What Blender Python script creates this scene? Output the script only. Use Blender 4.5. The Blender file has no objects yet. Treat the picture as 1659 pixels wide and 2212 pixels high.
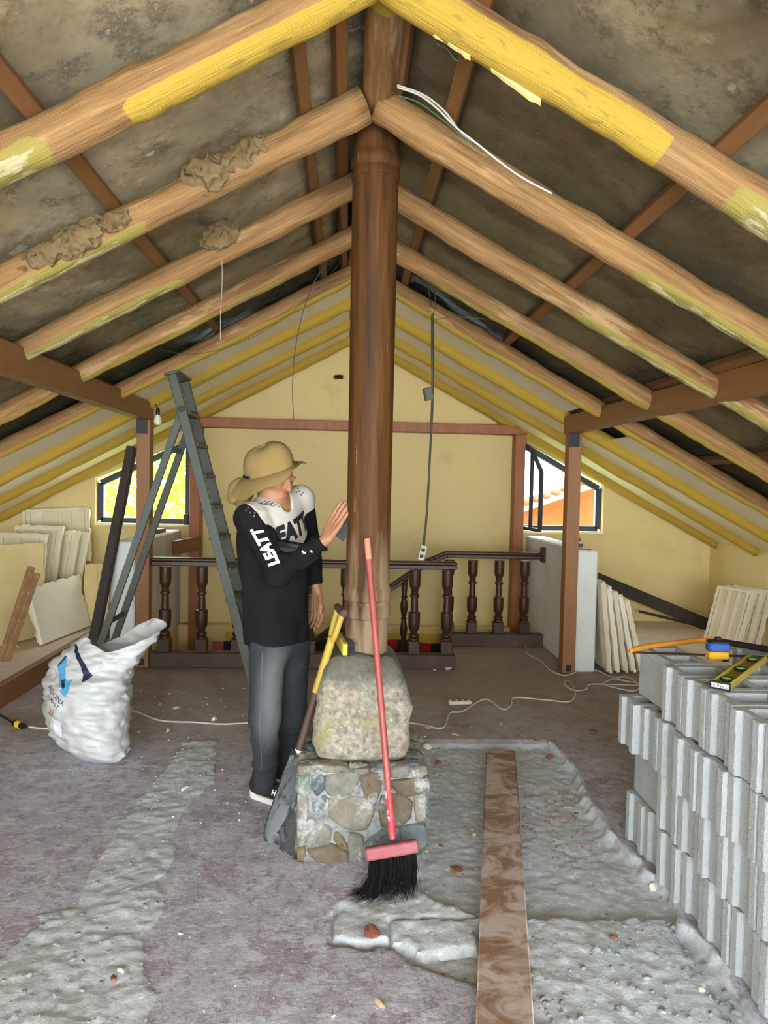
import bpy, bmesh, math, random
import numpy as np
from mathutils import Vector, Matrix
from mathutils.bvhtree import BVHTree
random.seed(7); RNG = np.random.default_rng(11)
scene = bpy.context.scene
COL = scene.collection
PI = math.pi
# ------------------------------------------------------------------ camera
IMW, IMH = 1659.0, 2212.0
FPX, EYE, CX, CY = 1540.0, 1.43, 829.5, 1106.0
ROLL = math.radians(1.2); VPX, VPY = 752.0, 1045.0
def cam_axes():
    vx, vy = VPX-CX, CY-VPY
    a = vx*math.cos(ROLL)-vy*math.sin(ROLL); b = vx*math.sin(ROLL)+vy*math.cos(ROLL)
    yaw = math.atan(-a/FPX); pit = math.atan(b*math.cos(yaw)/FPX)
    fw = np.array([math.sin(yaw)*math.cos(pit), math.cos(yaw)*math.cos(pit), -math.sin(pit)])
    rt = np.array([math.cos(yaw), -math.sin(yaw), 0.]); up = np.cross(rt, fw)
    r2 = rt*math.cos(ROLL)+up*math.sin(ROLL); u2 = -rt*math.sin(ROLL)+up*math.cos(ROLL)
    return r2, u2, fw
RT, UP, FW = cam_axes()
camd = bpy.data.cameras.new('camera'); cam = bpy.data.objects.new('camera', camd); COL.objects.link(cam)
camd.sensor_fit = 'VERTICAL'; camd.sensor_height = 36.0; camd.lens = 36.0*FPX/IMH; camd.clip_start = 0.05; camd.clip_end = 200
cam.matrix_world = Matrix(((RT[0], UP[0], -FW[0], 0), (RT[1], UP[1], -FW[1], 0), (RT[2], UP[2], -FW[2], EYE), (0, 0, 0, 1)))
scene.camera = cam
def ray(x, y): return RT*((x-CX)/FPX)+UP*((CY-y)/FPX)+FW
E0 = np.array([0, 0, EYE])
def atY(x, y, Y): d = ray(x, y); return E0+d*(Y/d[1])
def atZ(x, y, Z=0.0): d = ray(x, y); return E0+d*((Z-EYE)/d[2])
def atX(x, y, X): d = ray(x, y); return E0+d*(X/d[0])
# ------------------------------------------------------------------ world, sun, exposure
REAR = -2.6                                   # the attic is open to daylight behind the camera
world = bpy.data.worlds.new('sky'); scene.world = world; world.use_nodes = True
wn = world.node_tree.nodes; bg = wn['Background']
bg.inputs[0].default_value = (0.85, 0.925, 1.0, 1); bg.inputs[1].default_value = 6.5
sund = bpy.data.lights.new('sun', 'SUN'); sund.energy = 7.0; sund.angle = math.radians(1.0); sund.color = (1.0, 0.93, 0.82)
sun = bpy.data.objects.new('sun', sund); COL.objects.link(sun)
sun.rotation_euler = Vector((0.25, 0.45, -1.0)).to_track_quat('-Z', 'Y').to_euler()
pd = bpy.data.lights.new('daylight_opening', 'AREA'); pd.shape = 'RECTANGLE'; pd.size = 7.2; pd.size_y = 3.0
pd.cycles.is_portal = True
po = bpy.data.objects.new('daylight_opening', pd); COL.objects.link(po)
po.location = (0, REAR-0.05, 1.55); po.rotation_euler = (math.radians(90), 0, 0)
for wx in (-1.98, 2.11):                       # the two gable windows let daylight in as well
    wd_ = bpy.data.lights.new('daylight_window', 'AREA'); wd_.shape = 'RECTANGLE'; wd_.size = .9; wd_.size_y = .95; wd_.cycles.is_portal = True
    wo_ = bpy.data.objects.new('daylight_window', wd_); COL.objects.link(wo_); wo_.location = (wx, 7.2, 1.45); wo_.rotation_euler = (math.radians(-90), 0, 0)
vs = scene.view_settings; vs.view_transform = 'Standard'; vs.look = 'None'; vs.gamma = 1.0; vs.use_curve_mapping = False
vs.exposure = 1.25
# ------------------------------------------------------------------ helpers
def lin(c): return tuple(((v/255)/12.92 if v/255 <= .04045 else ((v/255+.055)/1.055)**2.4) for v in c)
class NT:
    def __init__(s, name):
        s.m = bpy.data.materials.new(name); s.m.use_nodes = True
        s.t = s.m.node_tree; s.n = s.t.nodes; s.b = s.n['Principled BSDF']; s.l = s.t.links.new
    def new(s, k, **kw):
        o = s.n.new(k)
        for a, v in kw.items(): setattr(o, a, v)
        return o
    def coord(s, attr=None, stretch=(1, 1, 1)):
        if attr: c = s.new('ShaderNodeAttribute', attribute_name=attr).outputs['Vector']
        else: c = s.new('ShaderNodeTexCoord').outputs['Object']
        mp = s.new('ShaderNodeMapping'); mp.inputs['Scale'].default_value = stretch; s.l(c, mp.inputs[0]); return mp.outputs[0]
    def noise(s, co, scale, detail=5, rough=.6, dist=0.):
        n = s.new('ShaderNodeTexNoise'); n.inputs['Scale'].default_value = scale; n.inputs['Detail'].default_value = detail
        n.inputs['Roughness'].default_value = rough; n.inputs['Distortion'].default_value = dist; s.l(co, n.inputs['Vector']); return n.outputs[0]
    def math(s, op, a, b=None, c=None):
        n = s.new('ShaderNodeMath', operation=op)
        for i, v in enumerate((a, b, c)):
            if v is None: continue
            if isinstance(v, (int, float)): n.inputs[i].default_value = v
            else: s.l(v, n.inputs[i])
        return n.outputs[0]
    def rng(s, v, lo, hi, a=0., b=1.):
        n = s.new('ShaderNodeMapRange'); n.inputs[1].default_value = lo; n.inputs[2].default_value = hi
        n.inputs[3].default_value = a; n.inputs[4].default_value = b; s.l(v, n.inputs[0]); return n.outputs[0]
    def mix(s, f, a, b):
        n = s.new('ShaderNodeMix', data_type='RGBA')
        if isinstance(f, (int, float)): n.inputs[0].default_value = f
        else: s.l(f, n.inputs[0])
        for i, v in ((6, a), (7, b)):
            if isinstance(v, tuple): n.inputs[i].default_value = (*v, 1)
            else: s.l(v, n.inputs[i])
        return n.outputs[2]
def mk(name, stops, scale=5., rough=.8, bump=.0, bscale=None, stretch=(1, 1, 1), attr=None, metal=0., layers=(), spec=None, detail=6, dist=0., trans=0.):
    """procedural material: noise through a ramp of sRGB stops, then patch layers (col, scale, lo, hi, stretch, attr, amp)"""
    t = NT(name); co = t.coord(attr, stretch)
    if len(stops) == 1: c = lin(stops[0])
    else:
        r = t.new('ShaderNodeValToRGB'); e = r.color_ramp.elements
        k = len(stops)
        for i, st in enumerate(stops):
            p = .3+.4*i/(k-1)
            el = e[0] if i == 0 else (e[1] if i == k-1 else e.new(p))
            el.position = p; el.color = (*lin(st), 1)
        t.l(t.noise(co, scale, detail, .62, dist), r.inputs[0]); c = r.outputs[0]
    for L in layers:
        L = dict(L); st = L.get('stretch', stretch); cc = t.coord(L.get('co', attr), st)
        n = t.noise(cc, L['scale'], L.get('detail', 6), L.get('rough', .65), L.get('dist', 0.))
        if 'attr' in L:
            a = t.new('ShaderNodeAttribute', attribute_name=L['attr']).outputs['Fac']
            n = t.math('ADD', a, t.math('MULTIPLY', t.math('SUBTRACT', n, .5), L.get('amp', .5)))
        f = t.rng(n, L['lo'], L['hi'])
        if 'amt' in L: f = t.math('MULTIPLY', f, L['amt'])
        c = t.mix(f, c, lin(L['col']))
    if isinstance(c, tuple): t.b.inputs['Base Color'].default_value = (*c, 1)
    else: t.l(c, t.b.inputs['Base Color'])
    t.b.inputs['Roughness'].default_value = rough; t.b.inputs['Metallic'].default_value = metal
    if spec is not None: t.b.inputs['Specular IOR Level'].default_value = spec
    if bump:
        bn = t.new('ShaderNodeBump'); bn.inputs['Strength'].default_value = bump; bn.inputs['Distance'].default_value = .01
        t.l(t.noise(co, bscale or scale*4, 5, .65), bn.inputs['Height']); t.l(bn.outputs[0], t.b.inputs['Normal'])
    return t.m
def tag(o, label=None, cat=None, group=None, kind=None):
    if label: o['label'] = label
    if cat: o['category'] = cat
    if group: o['group'] = group
    if kind: o['kind'] = kind
    return o
def empty(name, loc, label=None, cat=None, group=None, kind=None):
    o = bpy.data.objects.new(name, None); o.empty_display_size = .05; COL.objects.link(o); o.location = tuple(loc)
    return tag(o, label, cat, group, kind)
def wloc(p):
    v = Vector((0, 0, 0))
    while p is not None: v = v+p.location; p = p.parent
    return v
def mesh(name, v, f, mat=None, smooth=40, attrs=None, mats=None, fm=None):
    me = bpy.data.meshes.new(name); me.from_pydata([tuple(map(float, p)) for p in v], [], [tuple(map(int, q)) for q in f])
    for m in (mats or ([mat] if mat else [])): me.materials.append(m)
    if fm is not None: me.polygons.foreach_set('material_index', np.asarray(fm, np.int32))
    for k, a in (attrs or {}).items():
        a = np.asarray(a, np.float32)
        if a.ndim == 1: me.attributes.new(k, 'FLOAT', 'POINT').data.foreach_set('value', a)
        else: me.attributes.new(k, 'FLOAT_VECTOR', 'POINT').data.foreach_set('vector', a.ravel())
    if smooth:
        me.shade_smooth()
        if smooth < 180: me.set_sharp_from_angle(angle=math.radians(smooth))
    me.update(); return me
def link(name, me, parent=None, loc=None, rot=None):
    o = bpy.data.objects.new(name, me); COL.objects.link(o); o.parent = parent
    if loc is not None: o.location = tuple(loc)
    if rot is not None: o.rotation_euler = rot
    return o
def obj(name, vf, mat, parent=None, smooth=40, origin=None, **kw):
    """vf in world coordinates; the object's origin is the base centre (top level) or its parent's frame"""
    v = np.asarray(vf[0], float).reshape(-1, 3); at = vf[2] if len(vf) > 2 else None
    if parent is None:
        og = np.array(origin if origin is not None else [(v[:, 0].min()+v[:, 0].max())/2, (v[:, 1].min()+v[:, 1].max())/2, v[:, 2].min()])
        o = link(name, mesh(name, v-og, vf[1], mat, smooth, at, **kw), None, og)
    else:
        og = np.array(wloc(parent)); o = link(name, mesh(name, v-og, vf[1], mat, smooth, at, **kw), parent)
    return o
def join(*vfs):
    V, Fc, n = [], [], 0
    for q in vfs:
        v = np.asarray(q[0], float).reshape(-1, 3); V.append(v); Fc += [tuple(i+n for i in t) for t in q[1]]; n += len(v)
    return np.concatenate(V), Fc
def rotm(rx=0, ry=0, rz=0):
    return np.array(Matrix.Rotation(rz, 3, 'Z') @ Matrix.Rotation(ry, 3, 'Y') @ Matrix.Rotation(rx, 3, 'X'))
def frame(ax, hint=(0, 0, 1)):
    """columns: side, other, axis"""
    a = np.array(ax, float); a /= np.linalg.norm(a); h = np.array(hint, float)
    if abs(a@h) > .98: h = np.array((1., 0, 0))
    s = np.cross(h, a); s /= np.linalg.norm(s); return np.stack([s, np.cross(a, s), a], 1)
def xf(vf, R=None, t=(0, 0, 0)):
    v = np.asarray(vf[0], float); v = v@np.asarray(R).T if R is not None else v
    return (v+np.array(t, float), vf[1])+tuple(vf[2:])
def box(sx, sy, sz, ch=0., c=(0, 0, 0)):
    """box centred on c with chamfered edges"""
    hx, hy, hz = sx/2, sy/2, sz/2; c = np.array(c, float)
    if ch <= 0:
        v = np.array([(x, y, z) for z in (-hz, hz) for y in (-hy, hy) for x in (-hx, hx)])+c
        return v, [(0, 2, 3, 1), (4, 5, 7, 6), (0, 1, 5, 4), (2, 6, 7, 3), (0, 4, 6, 2), (1, 3, 7, 5)]
    ch = min(ch, hx*.8, hy*.8, hz*.8); bm = bmesh.new()
    for x in (-1, 1):
        for y in (-1, 1):
            for z in (-1, 1):
                bm.verts.new((x*(hx-ch), y*(hy-ch), z*hz)); bm.verts.new((x*(hx-ch), y*hy, z*(hz-ch))); bm.verts.new((x*hx, y*(hy-ch), z*(hz-ch)))
    bmesh.ops.convex_hull(bm, input=bm.verts); bmesh.ops.dissolve_limit(bm, angle_limit=.01, verts=bm.verts, edges=bm.edges)
    bm.verts.index_update()
    r = np.array([tuple(v.co) for v in bm.verts])+c, [tuple(v.index for v in f.verts) for f in bm.faces]; bm.free(); return r
def bar(p, q, w, h, ch=.003, hint=(0, 0, 1), roll=0.):
    """rectangular bar from p to q; h is the size along the hint direction, w across"""
    p, q = np.array(p, float), np.array(q, float); Rm = frame(q-p, hint)
    if roll: c_, s_ = math.cos(roll), math.sin(roll); Rm = Rm@np.array([[c_, -s_, 0], [s_, c_, 0], [0, 0, 1]])
    return xf(box(w, h, np.linalg.norm(q-p), ch), Rm, (p+q)/2)
def tube(pts, rad, n=12, caps=True, jit=0., seed=0, hint=(0, 0, 1)):
    """swept tube; returns verts, faces, attrs(guv = length,cos,sin)"""
    P = np.array(pts, float); m = len(P); rad = np.broadcast_to(np.array(rad, float), (m,))
    T = np.gradient(P, axis=0); T /= np.linalg.norm(T, axis=1)[:, None]+1e-12
    Rf = frame(T[0], hint); s = Rf[:, 0]
    L = np.concatenate([[0], np.cumsum(np.linalg.norm(np.diff(P, axis=0), axis=1))])
    th = np.arange(n)*2*PI/n; V, A = [], []; rg = np.random.default_rng(seed)
    for i in range(m):
        s = s-T[i]*(s@T[i]); s /= np.linalg.norm(s); o = np.cross(T[i], s)
        r = rad[i]*(1+(rg.normal(0, jit, n) if jit else 0))
        V.append(P[i]+np.outer(np.cos(th)*r, s)+np.outer(np.sin(th)*r, o))
        A.append(np.stack([np.full(n, L[i]), np.cos(th)*rad[i], np.sin(th)*rad[i]], 1))
    Fc = [(i*n+j, i*n+(j+1) % n, (i+1)*n+(j+1) % n, (i+1)*n+j) for i in range(m-1) for j in range(n)]
    if caps: Fc += [tuple(range(n))[::-1], tuple((m-1)*n+j for j in range(n))]
    return np.concatenate(V), Fc, {'guv': np.concatenate(A)}
def lathe(prof, n=20, c=(0, 0, 0), caps=True):
    """prof: (r, z) from bottom to top"""
    th = np.arange(n)*2*PI/n
    V = np.array([(r*math.cos(t), r*math.sin(t), z) for r, z in prof for t in th])+np.array(c, float); m = len(prof)
    Fc = [(i*n+j, i*n+(j+1) % n, (i+1)*n+(j+1) % n, (i+1)*n+j) for i in range(m-1) for j in range(n)]
    if caps: Fc += [tuple(range(n))[::-1], tuple((m-1)*n+j for j in range(n))]
    return V, Fc
def prism(poly, o, ex, ey, ez, th):
    """polygon (2d) extruded by th along ez"""
    P = np.array(poly, float); o, ex, ey, ez = map(lambda a: np.array(a, float), (o, ex, ey, ez)); n = len(P)
    b = o+np.outer(P[:, 0], ex)+np.outer(P[:, 1], ey); V = np.concatenate([b, b+ez*th])
    ar = .5*np.sum(P[:, 0]*np.roll(P[:, 1], -1)-np.roll(P[:, 0], -1)*P[:, 1])
    Fc = [tuple(range(n))[::-1], tuple(range(n, 2*n))]+[(i, (i+1) % n, n+(i+1) % n, n+i) for i in range(n)]
    if (ar < 0) ^ (np.cross(ex, ey)@ez < 0): Fc = [q[::-1] for q in Fc]
    return V, Fc
def gridsurf(P, flip=False, thick=None):
    """P: (m,n,3) array of points -> quads"""
    m, n = P.shape[:2]; V = P.reshape(-1, 3)
    Fc = [(i*n+j, i*n+j+1, (i+1)*n+j+1, (i+1)*n+j) for i in range(m-1) for j in range(n-1)]
    return V, [q[::-1] for q in Fc] if flip else Fc
def smooth_curve(pts, k=8):
    P = np.array(pts, float); Q = np.vstack([2*P[0]-P[1], P, 2*P[-1]-P[-2]]); out = []
    for i in range(len(P)-1):
        a, b, c, d = Q[i:i+4]
        for t in np.arange(k)/k: out.append(.5*((2*b)+(c-a)*t+(2*a-5*b+4*c-d)*t*t+(3*b-a-3*c+d)*t**3))
    return np.array(out+[P[-1]])
# value noise
def _h(i, j, k, s):
    n = (i*73856093) ^ (j*19349663) ^ (k*83492791) ^ (s*2654435761 & 0xffffffff); n = (n ^ (n >> 13))*1274126177 & 0x7fffffff
    return ((n ^ (n >> 16)) & 0xffff)/65535.
def vnoise(p, scale=1., seed=0, oct=1):
    p = np.asarray(p, float)*scale; tot = 0; amp = 1.
    for o in range(oct):
        i = np.floor(p).astype(np.int64); f = p-i; f = f*f*(3-2*f); r = 0
        for dx in (0, 1):
            for dy in (0, 1):
                for dz in (0, 1):
                    w = (f[..., 0] if dx else 1-f[..., 0])*(f[..., 1] if dy else 1-f[..., 1])*(f[..., 2] if dz else 1-f[..., 2])
                    r = r+w*_h(i[..., 0]+dx, i[..., 1]+dy, i[..., 2]+dz, seed+o)
        tot = tot+amp*(r-.5); amp *= .5; p = p*2.03
    return tot
# signed distance shapes and surface nets
def s_cap(p, a, b, ra, rb):
    a, b = np.array(a, float), np.array(b, float); d = b-a; t = np.clip(((p-a)@d)/(d@d+1e-12), 0, 1)
    return np.linalg.norm(p-a-t[:, None]*d, axis=1)-(ra+(rb-ra)*t)
def s_ell(p, c, r, R=None):
    q = p-np.array(c, float); q = q@np.asarray(R) if R is not None else q; r = np.array(r, float)
    k0 = np.linalg.norm(q/r, axis=1); k1 = np.linalg.norm(q/(r*r), axis=1); return k0*(k0-1)/(k1+1e-9)
def s_box(p, c, h, rad=0., R=None):
    q = p-np.array(c, float); q = q@np.asarray(R) if R is not None else q; q = np.abs(q)-(np.array(h, float)-rad)
    return np.linalg.norm(np.maximum(q, 0), axis=1)+np.minimum(q.max(1), 0)-rad
def smin(a, b, k=.02):
    h = np.clip(.5+.5*(b-a)/k, 0, 1); return b+(a-b)*h-k*h*(1-h)
def smax(a, b, k=.02): return -smin(-a, -b, k)
def nets(f, lo, hi, h, B=8):
    lo = np.array(lo, float); nb = np.ceil((np.array(hi)-lo)/(h*B)).astype(int); N = nb*B
    bc = np.stack(np.meshgrid(*[np.arange(k) for k in nb], indexing='ij'), -1).reshape(-1, 3)
    cv = f(lo+(bc+.5)*B*h); act = np.abs(cv) < h*B*1.15
    val = np.repeat(np.repeat(np.repeat(cv.reshape(nb), B, 0), B, 1), B, 2).astype(np.float32)
    off = np.stack(np.meshgrid(*[np.arange(B)]*3, indexing='ij'), -1).reshape(-1, 3)
    ab = bc[act]
    for s in range(0, len(ab), 400):
        ii = (ab[s:s+400, None, :]*B+off[None]).reshape(-1, 3)
        val[ii[:, 0], ii[:, 1], ii[:, 2]] = f(lo+ii*h)
    ins = val < 0
    c8 = [(i, j, k) for i in (0, 1) for j in (0, 1) for k in (0, 1)]; D = N-1
    sl = lambda a, o: a[o[0]:o[0]+D[0], o[1]:o[1]+D[1], o[2]:o[2]+D[2]]
    cnt = sum(sl(ins, o).astype(np.int8) for o in c8); cells = np.argwhere((cnt > 0) & (cnt < 8))
    cv = np.stack([val[cells[:, 0]+o[0], cells[:, 1]+o[1], cells[:, 2]+o[2]] for o in c8], 1)
    acc = np.zeros((len(cells), 3)); num = np.zeros(len(cells))
    for a in range(8):
        for b in range(a+1, 8):
            d = np.array(c8[b])-np.array(c8[a])
            if np.abs(d).sum() != 1: continue
            m = (cv[:, a] < 0) != (cv[:, b] < 0); t = cv[:, a]/(cv[:, a]-cv[:, b]+1e-12*(~m)+1e-20)
            acc[m] += np.array(c8[a])+t[m, None]*d; num[m] += 1
    V = lo+(cells+acc/num[:, None])*h
    idx = -np.ones(D, np.int64); idx[cells[:, 0], cells[:, 1], cells[:, 2]] = np.arange(len(cells))
    Fc = []
    for ax in range(3):
        u, w = (ax+1) % 3, (ax+2) % 3; o = [0, 0, 0]; o[ax] = 1
        A = ins[:N[0]-o[0], :N[1]-o[1], :N[2]-o[2]]; Bv = ins[o[0]:, o[1]:, o[2]:]
        e = np.argwhere(A != Bv); e = e[(e[:, u] > 0) & (e[:, w] > 0) & (e[:, u] < D[u]) & (e[:, w] < D[w])]
        fl = A[e[:, 0], e[:, 1], e[:, 2]]
        def g(du, dw):
            q = e.copy(); q[:, u] -= du; q[:, w] -= dw; return idx[q[:, 0], q[:, 1], q[:, 2]]
        q = np.stack([g(1, 1), g(0, 1), g(0, 0), g(1, 0)], 1); q[~fl] = q[~fl][:, ::-1]
        Fc.append(q[(q >= 0).all(1)])
    return V, np.concatenate(Fc)
def text_vf(s, size, shear=0., ext=.0006, bold=0.):
    """text as a mesh in the xy plane (origin at its centre)"""
    c = bpy.data.curves.new('lettering', 'FONT'); c.body = s; c.size = size; c.shear = shear; c.align_x = 'CENTER'; c.align_y = 'CENTER'
    c.extrude = ext; c.offset = bold; c.resolution_u = 3
    o = bpy.data.objects.new('lettering', c); COL.objects.link(o); dg = bpy.context.evaluated_depsgraph_get(); me = o.evaluated_get(dg).to_mesh()
    v = np.array([tuple(q.co) for q in me.vertices]); f = [tuple(p.vertices) for p in me.polygons]
    o.evaluated_get(dg).to_mesh_clear(); bpy.data.objects.remove(o); bpy.data.curves.remove(c); return v, f
def wrap(vf, o, ex, ey, bvh, lift=.002, back=.15, sub=0):
    """lay a flat mesh (xy) on a surface: each vertex is cast along the plane normal onto the bvh"""
    o, ex, ey = (np.array(a, float) for a in (o, ex, ey)); ez = np.cross(ex, ey); ez /= np.linalg.norm(ez); out = []
    for x, y, z in vf[0]:
        p = o+ex*x+ey*y; h = bvh.ray_cast(Vector(p+ez*back), Vector(-ez), back*2.2)
        q = np.array(h[0]) if h[0] is not None else p
        out.append(q+ez*(lift+z))
    return np.array(out), vf[1]
def bvh_of(vf): return BVHTree.FromPolygons([tuple(p) for p in vf[0]], [tuple(int(i) for i in q) for q in vf[1]])
# ------------------------------------------------------------------ materials
YEL, YELF, BARE = (188, 154, 50), (158, 142, 64), (186, 140, 84)
m_plaster = mk('wall_plaster', [(222, 199, 138), (232, 211, 152), (226, 203, 142)], 1.3, .9, .12, 60, layers=[dict(col=(196, 170, 108), scale=2.2, lo=.58, hi=.75, amt=.5), dict(col=(230, 212, 160), scale=9, lo=.68, hi=.74, amt=.5)])
m_white = mk('half_wall_white', [(214, 214, 206), (228, 228, 222)], 3, .9, .15, 70, layers=[dict(col=(176, 176, 166), scale=5, lo=.62, hi=.75, amt=.5)])
m_panel = mk('ceiling_white', [(244, 230, 192), (248, 237, 204)], 2, .9, .15, 120)
m_sheet = mk('roof_sheet_dark', [(124, 115, 92), (190, 178, 142), (150, 140, 112), (204, 192, 156)], 1.7, .25, 1., 4., detail=11, layers=[dict(col=(122, 98, 60), scale=1.1, lo=.50, hi=.64, dist=1.5, detail=9, amt=.75), dict(col=(212, 198, 158), scale=1.9, lo=.53, hi=.60, detail=12, rough=.78, amt=.8), dict(col=(80, 75, 60), scale=.8, lo=.53, hi=.66, detail=8, amt=.8), dict(col=(84, 80, 70), scale=6, lo=.52, hi=.6, detail=12, rough=.8, amt=.6), dict(col=(176, 146, 80), scale=1.6, lo=.62, hi=.70, dist=2.0, detail=9, amt=.5), dict(col=(222, 212, 184), scale=6, lo=.64, hi=.68, detail=12, amt=.7),
    dict(col=(66, 60, 42), scale=1.2, lo=.35, hi=.75, attr='old', amp=.7, amt=.85, detail=9)])
def log_mat(name, base):
    return mk(name, base, 2.6, .72, .7, 7, stretch=(1.0, 20, 20), attr='guv', dist=.7, layers=[
        dict(col=(112, 76, 40), scale=1.2, lo=.56, hi=.68, stretch=(1, 9, 9), amt=.8, detail=9),
        dict(col=(196, 162, 110), scale=1.3, lo=.57, hi=.62, stretch=(1.6, 11, 11), amt=.75, detail=9),
        dict(col=(158, 128, 92), scale=1.0, lo=.56, hi=.7, stretch=(1.5, 4, 4), amt=.6),
        dict(col=(62, 38, 20), scale=3.2, lo=.725, hi=.75, stretch=(1.4, 7, 7)),
        dict(col=YELF, scale=3., lo=.47, hi=.54, stretch=(2, 9, 9), attr='faded', amp=.75),
        dict(col=(110, 102, 48), scale=6., lo=.85, hi=1.05, stretch=(1, 7, 7), attr='faded', amp=1.2, amt=.6),
        dict(col=(214, 202, 160), scale=7., lo=.95, hi=1.05, stretch=(1, 5, 5), attr='faded', amp=1.5, amt=.6),
        dict(col=YEL, scale=2.5, lo=.49, hi=.51, stretch=(1.5, 6, 6), attr='paint', amp=.35),
        dict(col=(150, 118, 50), scale=5., lo=1.04, hi=1.10, stretch=(2, 7, 7), attr='paint', amp=1.0, amt=.7)])
m_log = log_mat('rafter_log', [(126, 88, 46), (170, 126, 72), (146, 102, 54), (182, 140, 84)])
m_batten = mk('batten_wood', [(120, 80, 40), (156, 108, 58), (134, 92, 48)], 4, .75, .3, stretch=(6, .8, 6), layers=[dict(col=(168, 140, 96), scale=6, lo=.68, hi=.74)])
m_beam = mk('planed_beam', [(128, 86, 48), (160, 112, 64), (140, 96, 54)], 3, .55, .15, stretch=(9, .7, 9), layers=[dict(col=(98, 56, 28), scale=3, lo=.62, hi=.72, stretch=(14, .6, 14), amt=.6)])
m_post = mk('planed_post', [(140, 94, 54), (176, 126, 76), (152, 104, 60)], 3, .55, .15, stretch=(10, 10, .7), layers=[dict(col=(104, 60, 30), scale=3, lo=.6, hi=.72, stretch=(16, 16, .6), amt=.7)])
m_trim = mk('reddish_trim', [(142, 82, 42), (166, 100, 54)], 3, .5, .1, stretch=(5, 5, 1))
m_col = mk('column_wood', [(48, 28, 10), (82, 50, 18), (62, 37, 13), (98, 62, 24)], 2.2, .62, .35, 8, stretch=(12, 12, .8), layers=[
    dict(col=(150, 126, 98), scale=2.2, lo=.38, hi=.62, stretch=(9, 9, .8), attr='worn', amp=.9, amt=.9, detail=9),
    dict(col=(196, 164, 110), scale=9, lo=.735, hi=.76, stretch=(3, 3, .7)), dict(col=(40, 22, 8), scale=3, lo=.62, hi=.74, stretch=(10, 10, .5), amt=.7)], spec=.25)
m_rail = mk('dark_rail_wood', [(58, 34, 17), (86, 54, 28), (70, 42, 21)], 5, .42, .15, stretch=(6, 6, 1.5), layers=[dict(col=(126, 98, 64), scale=11, lo=.66, hi=.74, amt=.6)])
m_kerb = mk('kerb_dark', [(70, 54, 42), (92, 72, 56)], 6, .7, .2, layers=[dict(col=(150, 138, 122), scale=7, lo=.64, hi=.75, amt=.5)])
m_boulder = mk('carved_stone', [(104, 97, 82), (168, 160, 140), (128, 119, 102), (186, 179, 160)], 42, .95, 1., 60, layers=[
    dict(col=(146, 138, 72), scale=9, lo=.53, hi=.62, detail=12, rough=.75, amt=.65), dict(col=(172, 136, 118), scale=7, lo=.58, hi=.68, amt=.45), dict(col=(214, 208, 192), scale=60, lo=.62, hi=.68, amt=.8), dict(col=(70, 68, 62), scale=30, lo=.62, hi=.7, amt=.7),
    dict(col=(92, 90, 82), scale=7, lo=.45, hi=.6, attr='upper', amp=.5, amt=.8)])
STONES = {k: mk('stone_'+k, v, 20, .9, 1., 40, detail=9, layers=[dict(col=(190, 192, 188), scale=7, lo=.54, hi=.64, detail=11, rough=.75, amt=.7), dict(col=(58, 50, 40), scale=10, lo=.58, hi=.68, detail=9, amt=.75)]) for k, v in dict(
    grey=[(104, 102, 92), (140, 136, 122)], light=[(112, 106, 90), (142, 136, 118)], brown=[(88, 76, 60), (122, 108, 88)], blue=[(88, 95, 96), (116, 124, 123)], dark=[(66, 74, 80), (92, 100, 106)],
    green=[(104, 114, 102), (130, 140, 124)], ochre=[(108, 92, 64), (132, 116, 86)]).items()}
m_mortar = mk('mortar', [(96, 96, 90), (158, 160, 156), (120, 120, 114), (170, 172, 170)], 22, .95, .8, 30)
m_block = mk('concrete_block', [(184, 188, 188), (206, 210, 210), (194, 198, 198)], 9, .95, .8, 110, layers=[dict(col=(226, 231, 232), scale=40, lo=.64, hi=.72, amt=.6), dict(col=(86, 88, 88), scale=70, lo=.7, hi=.76, amt=.8)])
m_gyp = mk('gypsum_pale', [(212, 200, 168), (228, 218, 190)], 4, .92, .3, 20, layers=[dict(col=(168, 150, 112), scale=5, lo=.6, hi=.72, amt=.5), dict(col=(110, 88, 60), scale=7, lo=.72, hi=.77, amt=.8)])
m_gypw = mk('gypsum_white', [(232, 222, 194), (242, 234, 212)], 4, .92, .3, 20, layers=[dict(col=(150, 120, 84), scale=6, lo=.72, hi=.76, amt=.8)])
m_gypc = mk('gypsum_cream', [(214, 190, 130), (224, 204, 150)], 3, .9, .1, 20)
m_steel = mk('ladder_painted', [(70, 76, 64), (92, 97, 82), (80, 86, 74)], 6, .5, .2, layers=[dict(col=(196, 200, 188), scale=16, lo=.72, hi=.75), dict(col=(70, 74, 58), scale=8, lo=.62, hi=.7, amt=.5)])
m_darkpole = mk('dark_timber', [(42, 36, 29), (66, 57, 46)], 6, .8, .4, stretch=(8, 8, 1), layers=[dict(col=(112, 98, 78), scale=14, lo=.66, hi=.72, amt=.7)])
m_blackm = mk('black_metal', [(22, 22, 24)], 4, .5)
m_wframe = mk('window_frame_blue', [(38, 46, 58), (52, 62, 76)], 4, .45)
m_cable = mk('white_cable', [(208, 200, 186)], 4, .5)
m_gwire = mk('green_wire', [(70, 92, 56)], 4, .5)
m_dwire = mk('dark_conduit', [(58, 60, 48), (82, 82, 66)], 8, .6)
m_skin = mk('skin', [(160, 110, 78), (172, 122, 88)], 14, .55, .05, 120, layers=[dict(col=(168, 100, 76), scale=9, lo=.55, hi=.7, amt=.5)])
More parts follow.
